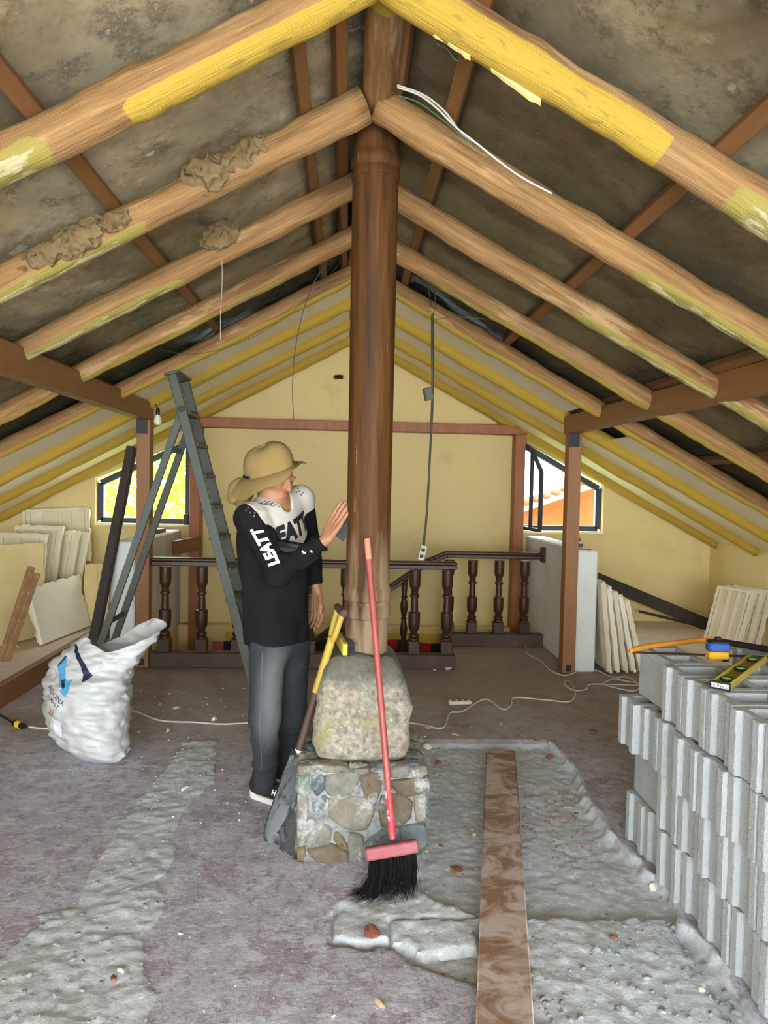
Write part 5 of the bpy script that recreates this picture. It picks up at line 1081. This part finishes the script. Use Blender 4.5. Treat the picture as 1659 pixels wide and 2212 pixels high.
# ------------------------------------------------------------------ lamps and wires
bp = atY(341, 893, 5.46); lbp = empty('light_bulb', bp, 'white light bulb hanging from the left beam end', 'light bulb')
obj('socket', lathe([(.014, -.012), (.016, .0), (.014, .03), (.006, .045)], 14, bp), m_blackm, lbp); obj('bulb', lathe([(.004, -.088), (.02, -.084), (.029, -.066), (.029, -.05), (.018, -.02), (.013, -.008)], 18, bp), plain('bulb_white', (226, 218, 196), .3), lbp); obj('flex', tube([bp+(0, 0, .04), bp+(-.02, .0, .07), bp+(-.045, .0, .075)], .003, 8), m_blackm, lbp)
kp = atY(735, 816, 6.985); ws = empty('lamp_holder', kp, 'black lamp holder on the upper gable wall left of the column', 'lamp')
obj('rose', xf(lathe([(.026, 0), (.024, .015), (.016, .02)], 16), rotm(PI/2, 0, 0), kp+(-.045, .012, .005)), plain('rose_grey', (150, 130, 96)), ws); obj('holder', tube([kp+(-.045, -.01, .005), kp+(-.02, -.06, .0), kp+(.02, -.075, -.005)], [.016, .02, .022], 14), m_blackm, ws)
def wire(name, pts, r, m, label, parent=None, n=6, k=6):
    o = obj(name, tube(smooth_curve(pts, k), r, n), m, parent, 180)
    if parent is None: tag(o, label, 'wire')
    return o
hs_ = empty('hanging_conduit', atY(910, 1210, 4.75), 'dark conduit dangling right of the column with a socket box at its end', 'conduit')
top_ = atY(934, 660, 4.76)
obj('conduit', tube(smooth_curve([top_, atY(933, 740, 4.75), atY(934, 850, 4.75), atY(928, 1000, 4.75), atY(921, 1120, 4.75), atY(914, 1180, 4.75)], 5), .0075, 10), m_dwire, hs_, 180)
obj('conduit', tube(smooth_curve([top_+(.008, .01, .0), atY(936, 850, 4.765), atY(924, 1080, 4.765), atY(916, 1182, 4.765)], 5), .004, 8), m_dwire, hs_, 180)
bx = atY(925, 851, 4.735); obj('junction_box', xf(box(.055, .045, .085, .004), rotm(0, -.25, .2), bx), plain('box_green', (86, 92, 78), .6), hs_)
bx = atY(912, 1194, 4.735); sk = obj('socket_plate', xf(box(.045, .03, .10, .004), rotm(0, .22, .1), bx), plain('plate_cream', (196, 190, 160), .5), hs_)
for dz in (.02, -.022): obj('outlet', xf(box(.024, .004, .022, .001), rotm(0, .22, .1), bx+np.array((dz*.22, -.017, dz))), m_blackm, sk)
for k, q in enumerate([[(925, 560), (922, 590), (928, 640), (934, 665)], [(855, 545), (905, 575), (925, 590), (940, 640), (933, 700)], [(940, 690), (985, 685), (1060, 690), (1130, 700), (1180, 735)], [(860, 560), (960, 610), (1080, 690), (1200, 760), (1330, 830), (1400, 850)]]):
    wire('green_wire', [atY(x, y, (4.12+.6*i/(len(q)-1)) if k < 2 else (4.33 if k == 2 else 4.28)) for i, (x, y) in enumerate(q)], .003, m_gwire, ['short green wire above the hanging conduit', 'green wire looping from the ridge to the conduit', 'green wire running right from the conduit top', 'long green wire following the rafter to the right beam'][k])
wire('white_wire', [atY(x, y, 2.57) for x, y in [(858, 188), (905, 205), (945, 235), (985, 275), (1030, 310), (1080, 350), (1130, 385), (1192, 418)]], .004, m_cable, 'white wire lying along the second right rafter, lower strand')
wire('white_wire', [atY(x, y, 2.575) for x, y in [(858, 184), (915, 205), (960, 240), (995, 285), (1040, 318), (1075, 348)]], .004, m_cable, 'white wire along the second right rafter, upper strand')
wire('green_wire', [atY(x, y, 2.56) for x, y in [(858, 206), (905, 222), (955, 258), (1000, 295), (1045, 330)]], .003, m_gwire, 'green wire beside the white wires near the column')
wire('green_wire', [atY(x, y, 2.15) for x, y in [(935, 75), (945, 95), (965, 105), (985, 130), (996, 128)]], .003, m_gwire, 'short curl of green wire behind the nearest right rafter')
wire('dark_wire', [atY(x, y, 4.3) for x, y in [(735, 540), (700, 575), (665, 640), (640, 740), (632, 830), (634, 905)]], .0028, plain('wire_teal', (62, 74, 72)), 'thin dark wire hanging left of the column')
wire('thin_string', [atY(x, y, 3.38) for x, y in [(478, 520), (480, 600), (477, 670), (476, 735)]], .0012, m_cable, 'fine string hanging from the paper wad on the left')
wire('thin_string', [atY(x, y, 4.7) for x, y in [(740, 560), (690, 620), (610, 690), (520, 740), (420, 765), (330, 752)]], .0016, m_gwire, 'fine green wire sagging across the left rafters')
# ------------------------------------------------------------------ crumpled paper stuffed above the left rafters
m_paper = mk('kraft_paper', [(112, 92, 58), (140, 116, 76)], 9, .9, .4, 30)
def wad(name, c, r, ax, label, seed, parts=None):
    R_ = frame(ax, (0, 1, .3)); 
    def f(p):
        q = (p-c)@R_; d = s_ell(q, (0, 0, 0), r); n1 = np.abs(vnoise(p, 20, seed, 2)); n2 = np.abs(vnoise(p+.37, 34, seed+3, 2)); return d+.058*n1+.035*n2-.022
    mx = max(r)+.03; o = obj(name, nets(f, c-mx, c+mx, .0055), m_paper, None, 20); tag(o, label, 'paper', 'crumpled paper'); return o
sl_ = np.array((.88, 0, .475))
wad('crumpled_paper', atY(445, 376, 2.68), (.055, .05, .085), sl_, 'crumpled brown paper wad on the second left rafter', 3)
wad('folded_paper', atY(520, 342, 2.69), (.036, .04, .125), sl_, 'folded brown paper strip beside the wad on the second left rafter', 8)
wad('crumpled_paper', atY(477, 512, 3.36), (.055, .05, .085), sl_, 'smaller crumpled paper wad on the third left rafter', 13)
wad('torn_paper', atY(165, 520, 2.655), (.036, .032, .20), sl_, 'long torn paper strip along the second left rafter', 19)
# peeling paint flakes under the nearest right rafter
def peel(pts, Y0, dep):
    m = m_peel; P = []
    for k, (x, y) in enumerate(pts):
        a = atY(x, y, Y0); h = dep[k]; P.append([a+(0, 0, .012), a+(0, -.002, -h*.5), a+(.004, .010, -h)])
    v1, f1 = gridsurf(np.array(P)); v2, f2 = gridsurf(np.array(P)+np.array((0, .0018, 0)), True); return join((v1, f1), (v2, f2))
m_peel = plain('paint_flake', (236, 214, 130), .6)
rfs = [o for o in ceil.children if o.name.startswith('rafter')]
near_r = min((o for o in rfs), key=lambda o: abs(np.mean([v.co.y for v in o.data.vertices])+wloc(ceil).y-2.05)+(0 if np.mean([v.co.x for v in o.data.vertices]) > 0 else 5))
rg = np.random.default_rng(3)
for pts in ([(905+11*k, 46+7.6*k) for k in range(11)], [(1060+12*k, 148+8.2*k) for k in range(10)]):
    o = obj('paint_peel', peel(pts, 2.055, [.004]+list(rg.uniform(.002, .012, len(pts)-2))+[.004]), m_peel, None, 40); M0 = np.array([tuple(v.co) for v in o.data.vertices])+np.array(o.location); bpy.data.objects.remove(o); obj('paint_peel', (M0, peel(pts, 2.055, [.01]*len(pts))[1]), m_peel, near_r, 40)
# ------------------------------------------------------------------ striped cloth in the stairwell
cloth = empty('striped_cloth', (0, 6.82, -.30), 'striped coloured cloth hung low behind the balusters', 'cloth')
x0_, x1__ = atY(458, 1390, 6.83)[0], atY(980, 1390, 6.83)[0]; xs = np.linspace(x0_, x1__, 22); cols = [(206, 120, 130), (60, 36, 76), (190, 36, 44), (206, 92, 40), (196, 80, 36), (196, 40, 44), (44, 60, 48), (206, 100, 40), (176, 40, 60), (52, 70, 56), (206, 92, 40), (60, 50, 90), (190, 36, 44), (46, 60, 50), (206, 96, 40), (196, 40, 44), (44, 60, 48), (206, 100, 44), (190, 36, 44), (46, 60, 50), (202, 40, 46)]
CM = {c: plain('cloth_%d_%d_%d' % c, c, .9) for c in set(cols)}
for a, b, c in zip(xs[:-1], xs[1:], cols):
    u = np.linspace(a, b, 4); P = np.array([[(x, 6.835-.012*math.sin(x*26)-.01*t, -.085-.02*math.sin(x*9)-.26*t) for x in u] for t in np.linspace(0, 1, 4)]); obj('stripe', join(gridsurf(P, True), gridsurf(P+np.array((0, .003, 0)))), CM[c], cloth, 180)
# ------------------------------------------------------------------ cable across the floor
def fl_pts(q, z=.006): return [atZ(x, y, z) for x, y in q]
cord = empty('extension_cord', atZ(900, 1563), 'long white extension cable winding over the floor past the column', 'cord')
obj('cable', tube(smooth_curve(fl_pts([(62, 1570), (105, 1573), (180, 1560), (270, 1533), (345, 1556), (420, 1560), (480, 1564), (560, 1560), (650, 1556), (760, 1556), (890, 1562), (945, 1573), (962, 1566), (972, 1540), (1000, 1536), (1048, 1510), (1085, 1532), (1104, 1524), (1112, 1507), (1180, 1512), (1232, 1515), (1242, 1492), (1228, 1470), (1219, 1478), (1240, 1491), (1266, 1489), (1276, 1478), (1330, 1479), (1385, 1480)]), 6), .0052, 8), m_cable, cord, 180)
obj('cable', tube(smooth_curve(fl_pts([(1384, 1480), (1350, 1462), (1305, 1475), (1330, 1486), (1370, 1492), (1385, 1478), (1345, 1470), (1318, 1462), (1290, 1449), (1255, 1448), (1222, 1459), (1190, 1449), (1168, 1428), (1138, 1412), (1136, 1398)], .010)+[atZ(1130, 1378, .06)+(0, -.06, 0)], 6), .0052, 8), m_cable, cord, 180)
pl_ = atZ(40, 1565, .016); d_ = atZ(64, 1571, .016)-atZ(16, 1556, .016); d_ /= np.linalg.norm(d_)
obj('plug_body', tube([pl_-d_*.05, pl_-d_*.035, pl_+d_*.04, pl_+d_*.06], [.012, .018, .018, .013], 12), m_blackm, cord); obj('plug_collar', tube([pl_-d_*.015, pl_+d_*.022], .0205, 12), plain('plug_yellow', (226, 186, 40), .5), cord)
obj('dark_cable', tube(smooth_curve([pl_-d_*.05, atZ(0, 1545, .01), atZ(-60, 1520, .01)], 6), .006, 8), m_blackm, cord, 180)
psd = atZ(993, 1517, .014); ps = empty('power_strip', psd, 'small white power strip on the floor behind the plinth', 'power strip'); obj('strip_body', xf(box(.155, .05, .026, .008), rotm(0, 0, .1), psd), plain('strip_white', (206, 202, 194), .5), ps)
for s in (-.04, 0, .04): obj('socket_hole', xf(box(.022, .018, .002, .0005), rotm(0, 0, .1), psd+np.array((s, s*.1, .0135))), plain('hole_dark', (70, 68, 64)), ps)
# ------------------------------------------------------------------ loose pieces on the floor
def chunk(c, r, seed, flat=.5):
    bm = bmesh.new(); bmesh.ops.create_icosphere(bm, subdivisions=2, radius=1); rg = np.random.default_rng(seed); cut = [(rg.normal(size=3), rg.uniform(.45, .8)) for _ in range(9)]; V = np.array([tuple(v.co) for v in bm.verts])
    for nrm, d in cut:
        nrm = nrm/np.linalg.norm(nrm); s = V@nrm; V = V-np.outer(np.maximum(s-d, 0), nrm)
    f = [tuple(v.index for v in q.verts) for q in bm.faces]; bm.free(); V = V*np.array((r[0], r[1], r[2])); a = rg.uniform(0, PI); V = V@rotm(0, 0, a).T; V[:, 2] -= V[:, 2].min(); return V+np.array(c), f
def hz(x, y):
    p = atZ(x, y); j, i = int(round((p[0]+1.3)/.0115)), int(round((p[1]-1.5)/.0115))
    z = zf[i*nx+j] if 0 <= i < ny and 0 <= j < nx else 0.; q = atZ(x, y, z); return q
for k, (x, y, r, m, nm, lb) in enumerate([(803, 2018, (.045, .032, .016), m_brick, 'brick_piece', 'reddish brick piece on the grey rubble below the broom'), (985, 1882, (.032, .026, .012), m_brick, 'brick_piece', 'flat brick chip between the broom and the plank'), (1153, 1608, (.042, .026, .020), m_brick, 'brick_piece', 'dark red brick lump beyond the far end of the plank'), (1186, 1640, (.038, .016, .016), m_brick, 'brick_piece', 'long brick shard right of the plank end'), (1281, 1584, (.034, .022, .014), m_brick, 'brick_piece', 'dark brick lump on the clean floor near the blocks'), (1325, 2028, (.016, .014, .010), m_brick, 'brick_piece', 'small brick bit near the bottom right'), (945, 1650, (.030, .022, .012), m_brick, 'brick_piece', 'round brown lump right of the plinth'), (952, 1828, (.020, .010, .006), m_brick, 'brick_piece', 'thin brick sliver right of the broom head'),
        (970, 1447, (.036, .026, .016), m_gypw, 'plaster_chunk', 'white plaster chunk at the railing kerb end'), (938, 1447, (.024, .012, .006), m_gypw, 'plaster_chunk', 'flat plaster flake left of the kerb end chunk'), (925, 1620, (.040, .028, .020), m_gypw, 'plaster_chunk', 'pale plaster chunk behind the plinth corner'), (462, 1558, (.034, .022, .016), m_gypw, 'plaster_chunk', 'white plaster lump on the cable near the man'), (380, 1531, (.040, .020, .010), m_gypw, 'plaster_chunk', 'flat plaster flake between sack and man'), (398, 1706, (.026, .012, .008), m_gypw, 'plaster_chunk', 'white plaster flake on the left grey strip'), (362, 1580, (.024, .014, .012), m_chip, 'wood_chip', 'tan wood chip right of the sack'), (920, 1573, (.040, .012, .012), m_chip, 'wood_chip', 'curled wood shaving right of the carved stone'), (985, 1588, (.026, .010, .008), m_chip, 'wood_chip', 'upright wood chip behind the plank end'), (1025, 1806, (.012, .010, .010), m_chip, 'wood_chip', 'pale wood chip left of the plank'), (1273, 1755, (.008, .008, .020), m_chip, 'wood_chip', 'little wood peg standing right of the plank'), (820, 2172, (.034, .012, .010), m_chip, 'wood_chip', 'orange wood piece near the bottom edge'), (245, 2117, (.020, .010, .006), m_brick, 'brick_piece', 'thin brick shard on the left grey strip'), (262, 2100, (.016, .012, .008), m_gypw, 'plaster_chunk', 'white plaster bit on the left grey strip near the bottom'), (838, 1990, (.014, .012, .010), m_gypw, 'plaster_chunk', 'white plaster bit beside the brick below the broom'), (1412, 1925, (.022, .014, .018), m_gypw, 'plaster_chunk', 'pale plaster block at the foot of the concrete blocks'), (1515, 2140, (.012, .010, .008), m_gypw, 'plaster_chunk', 'white pebble among rubble near the bottom right')]):
    o = obj(nm, chunk(hz(x, y)-(0, 0, .002), r, 200+k), m, None, 25); tag(o, lb, {'brick_piece': 'brick piece', 'plaster_chunk': 'plaster', 'wood_chip': 'wood chip'}[nm], 'loose pieces on the floor')
# fine rubble and chips, too small and many to pick apart
def scatter(name, n, region, sizes, m, label, seed, onfloor=False):
    rg = np.random.default_rng(seed); V, Fc, nb = [], [], 0; bs_ = [box(1, 1, 1)]; P = fpoly(region)
    base = [chunk((0, 0, 0), (1, .75, .5), seed*10+i) for i in range(4)]; lo_, hi_ = P.min(0), P.max(0); cnt = 0
    while cnt < n:
        q = rg.uniform(lo_, hi_, (n*2, 2)); q = q[poly_sd(q, P) < 0]
        for p in q[:n-cnt]:
            j, i = int((p[0]+1.3)/.0115), int((p[1]-1.5)/.0115); z = zf[i*nx+j] if 0 <= i < ny and 0 <= j < nx else 0.
            v, f = base[rg.integers(4)]; s = sizes[0]*(sizes[1]/sizes[0])**(rg.random()**2.2); a = rg.uniform(0, 2*PI); v = v*s@rotm(0, 0, a).T+np.array((p[0], p[1], z-.001)); V.append(v); Fc += [tuple(k+nb for k in t) for t in f]; nb += len(v); cnt += 1
    o = obj(name, (np.concatenate(V), Fc), m, None, 0); tag(o, label, 'rubble', None, 'stuff')
scatter('fine_rubble', 420, CHIP[1][0], (.0025, .012), m_rub, 'fine grey rubble in the chipped area right of the plinth', 1)
scatter('fine_rubble', 300, [(1140, 2212), (1150, 2000), (1440, 1990), (1560, 2100), (1620, 2212)], (.003, .016), m_rub, 'coarser grey rubble near the bottom right', 2)
scatter('fine_rubble', 420, CHIP[0][0], (.0025, .013), m_rub, 'fine grey rubble on the left grey strip', 3)
scatter('floor_chips', 260, [(290, 1480), (900, 1470), (940, 1700), (560, 1760), (420, 2000), (900, 2200), (400, 2200), (360, 1800), (200, 1780)], (.002, .010), m_gypw, 'tiny white plaster chips strewn over the floor', 4)
scatter('floor_chips', 70, [(900, 1560), (1030, 1560), (1040, 1900), (920, 1860), (925, 1700)], (.002, .010), m_chip, 'tiny wood chips between the plinth and the plank', 5)
scatter('brick_dust', 260, [(1130, 1690), (1230, 1690), (1300, 1800), (1240, 1860), (1130, 1800)], (.002, .009), m_brick, 'reddish brick grit right of the plank', 6)
scatter('floor_chips', 60, [(0, 1380), (60, 1370), (40, 1440), (0, 1450)], (.006, .02), m_gypw, 'plaster crumbs on the left platform', 7)
for v in bpy.data.objects['floor_chips.002'].data.vertices: v.co.z += .142
# ------------------------------------------------------------------ outside the windows
struct('ground_outside', slab(-14, 14, 7.6, 26, -3.2, -3.0), mk('grass', [(86, 110, 50), (120, 140, 70)], 3, .95), 'ground outside behind the gable')
tr = empty('garden_tree', (-3.6, 10.4, -3), 'sunlit green tree outside the left window', 'tree')
m_bark = mk('bark', [(86, 70, 52), (116, 98, 76)], 8, .9, .5)
obj('trunk', tube([(-3.6, 10.4, -3), (-3.55, 10.4, -1.2), (-3.3, 10.3, .6), (-3.0, 10.2, 2.0)], [.16, .13, .09, .04], 10), m_bark, tr, 180)
for b in ([(-3.5, 10.4, -.6), (-2.9, 10.2, .6), (-2.4, 10.1, 1.6)], [(-3.5, 10.4, -.4), (-4.1, 10.5, .8), (-4.4, 10.6, 1.8)], [(-3.4, 10.3, .2), (-2.9, 10.6, 1.2), (-3.2, 10.6, 2.2)]): obj('branch', tube(smooth_curve(b, 5), [.05]*5+[.035]*5+[.015], 8), m_bark, tr, 180)
rg = np.random.default_rng(9); NL = 7000; c = rg.normal(0, 1, (NL, 3)); c /= np.linalg.norm(c, axis=1)[:, None]; c *= rg.uniform(.25, 1, (NL, 1))**.5; c = c*np.array((1.9, 1.2, 1.7))+np.array((-3.3, 10.3, 1.2))
a1 = rg.normal(0, 1, (NL, 3)); a1 /= np.linalg.norm(a1, axis=1)[:, None]; a2 = np.cross(a1, rg.normal(0, 1, (NL, 3))); a2 /= np.linalg.norm(a2, axis=1)[:, None]; a3 = np.cross(a1, a2); L_ = rg.uniform(.05, .10, (NL, 1))
LV = np.stack([c-a1*L_, c+a2*L_*.45+a3*L_*.1, c+a1*L_, c-a2*L_*.45+a3*L_*.1], 1).reshape(-1, 3); LF = [(4*i, 4*i+1, 4*i+2) for i in range(NL)]+[(4*i, 4*i+2, 4*i+3) for i in range(NL)]
tl = NT('leaf_green'); tl.b.inputs['Base Color'].default_value = (*lin((150, 176, 60)), 1); tl.b.inputs['Roughness'].default_value = .6
tb = tl.new('ShaderNodeBsdfTranslucent'); tb.inputs[0].default_value = (*lin((190, 214, 70)), 1); ms = tl.new('ShaderNodeMixShader'); ms.inputs[0].default_value = .5; tl.l(tl.b.outputs[0], ms.inputs[1]); tl.l(tb.outputs[0], ms.inputs[2]); tl.l(ms.outputs[0], tl.n['Material Output'].inputs[0])
fo = obj('foliage', (LV, LF), tl.m, tr, 0); fo['kind'] = 'stuff'
hsx = empty('neighbour_house', (6.2, 11, -3), 'orange walled house with tiled roof outside the right window', 'building')
def oy(x, y, Y=11.): q = atY(x, y, Y); return (q[0], q[2])
wp = [oy(1120, 1108), oy(1290, 1046), oy(1420, 1010), (12.0, 2.4), (12.0, -3), (oy(1120, 1108)[0], -3)]
obj('wall', prism(wp, (0, 11, 0), (1, 0, 0), (0, 0, 1), (0, 1, 0), .3), plain('wall_orange', (128, 62, 12), .9), hsx)
e0, e1 = np.array(oy(1090, 1112)), np.array(oy(1420, 1000)); dv = (e1-e0)/np.linalg.norm(e1-e0)
obj('eave_board', bar((e0[0], 10.8, e0[1]+.05), (e1[0], 10.8, e1[1]+.05), .5, .10, .01), plain('eave_pale', (150, 128, 104), .8), hsx)
for k in range(16):
    q = e0+(e1-e0)*(k+.5)/16; obj('roof_tile', tube([(q[0], 10.5, q[1]+.14), (q[0], 11.6, q[1]+.02)], .06, 10), plain('tile_red', (120, 70, 52), .9), hsx, 180)
